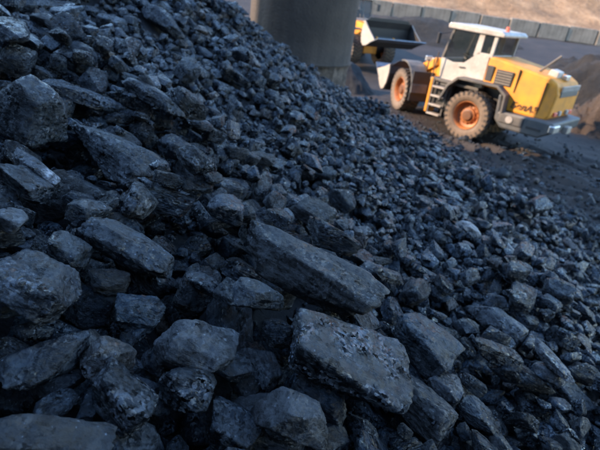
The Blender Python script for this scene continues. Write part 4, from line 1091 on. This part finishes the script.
# everything smaller: one mesh per distance band
done = set(hero_ids) | set(SINGLE)
rest = [k for k in range(len(lumps)) if k not in done]
def join(name, keys, sub, detail, mat, kind='stuff', smooth=False):
    per = {}
    for k in keys: per.setdefault(lumps[k]['seed'], []).append(k)
    Vs, Fs, Ts, n0 = [], [], [], 0
    for sd, ks in per.items():
        V0, F0 = rock_verts(sd, sub, detail=detail) if sub > 3 else hull_verts(sd, sub, detail)
        A = np.stack([lumps[k]['R'] * np.array(lumps[k]['s'])[None, :] for k in ks])
        c = np.array([[lumps[k]['x'], lumps[k]['y'], lumps[k]['z']] for k in ks])
        W = np.einsum('kij,vj->kvi', A, V0) + c[:, None, :]
        Fk = F0[None] + (np.arange(len(ks)) * len(V0))[:, None, None] + n0
        Vs.append(W.reshape(-1, 3)); Fs.append(Fk.reshape(-1, 3)); n0 += len(ks) * len(V0)
        Ts.append(np.repeat(np.random.RandomState(sd).rand(len(ks)) ** 1.3, len(V0)))
    me = np_mesh(name, np.concatenate(Vs), np.concatenate(Fs))
    at = me.attributes.new('tone', 'FLOAT', 'POINT'); at.data.foreach_set('value', np.concatenate(Ts).astype(np.float32))
    return tag(link(name, me, mat, smooth=smooth), kind=kind)
def ldist(k): return math.hypot(lumps[k]['x'], lumps[k]['y'])
hid = [k for k in rest if vis[k] <= 0.01]; rest = [k for k in rest if vis[k] > 0.01]
nearr = [k for k in rest if ldist(k) < 3.6]; midr = [k for k in rest if 3.6 <= ldist(k) < 7]; farr = [k for k in rest if ldist(k) >= 7]
M['stuff'] = coal_mat('small_coal', base=(0.0050, 0.0076, 0.0116), dust=(0.044, 0.072, 0.104), dust_amt=0.85, glitter=0.5, scale=1.6, tone_attr='tone')
join('coal_pieces', nearr, 2, 1.0, M['stuff'])
join('coal_pieces', midr, 2, 1.0, M['stuff'])
join('coal_pieces', farr, 1, 0.6, M['stuff'])
join('coal_pieces', hid, 0, 0.5, M['stuff'])
GP = []
for i in range(5200):
    y = rng.uniform(6.2, 21); x = toe_x(y) + rng.exponential(2.6) - 0.3
    if x > 13: continue
    GP.append((x, y))
gxy = np.array(GP); gz = road_relief(gxy[:, 0][None], gxy[:, 1][None])[0]
g0 = len(lumps); gk = []
for (x, y), z in zip(GP, gz):
    a = 0.010 * math.exp(abs(rng.normal()) * 0.75)
    if x - toe_x(y) < 0.9: a *= 1.5
    n = Vector(rng.normal(size=3)).normalized(); t = n.orthogonal().normalized()
    lumps.append(dict(x=x, y=y, z=z + a * .35, R=np.array([t[:], n.cross(t)[:], n[:]]).T, s=(a * 1.2, a, a * .8), seed=int(rng.randint(NPROTO)))); gk.append(len(lumps) - 1)
join('road_gravel', gk, 0, 0.5, coal_mat('gravel_coal', base=(0.0074, 0.0079, 0.0088), dust=(0.0806, 0.0792, 0.0782), dust_amt=0.8, glitter=0.1, scale=2.0, tone_attr='tone', rough=0.55))
print('single', len(SINGLE), 'near', len(nearr), 'mid', len(midr), 'far', len(farr), 'hidden', len(hid), 'smallest single px', round(float(vis[SINGLE[-1]]), 1), 'seconds', round(time.time() - _t0, 1))
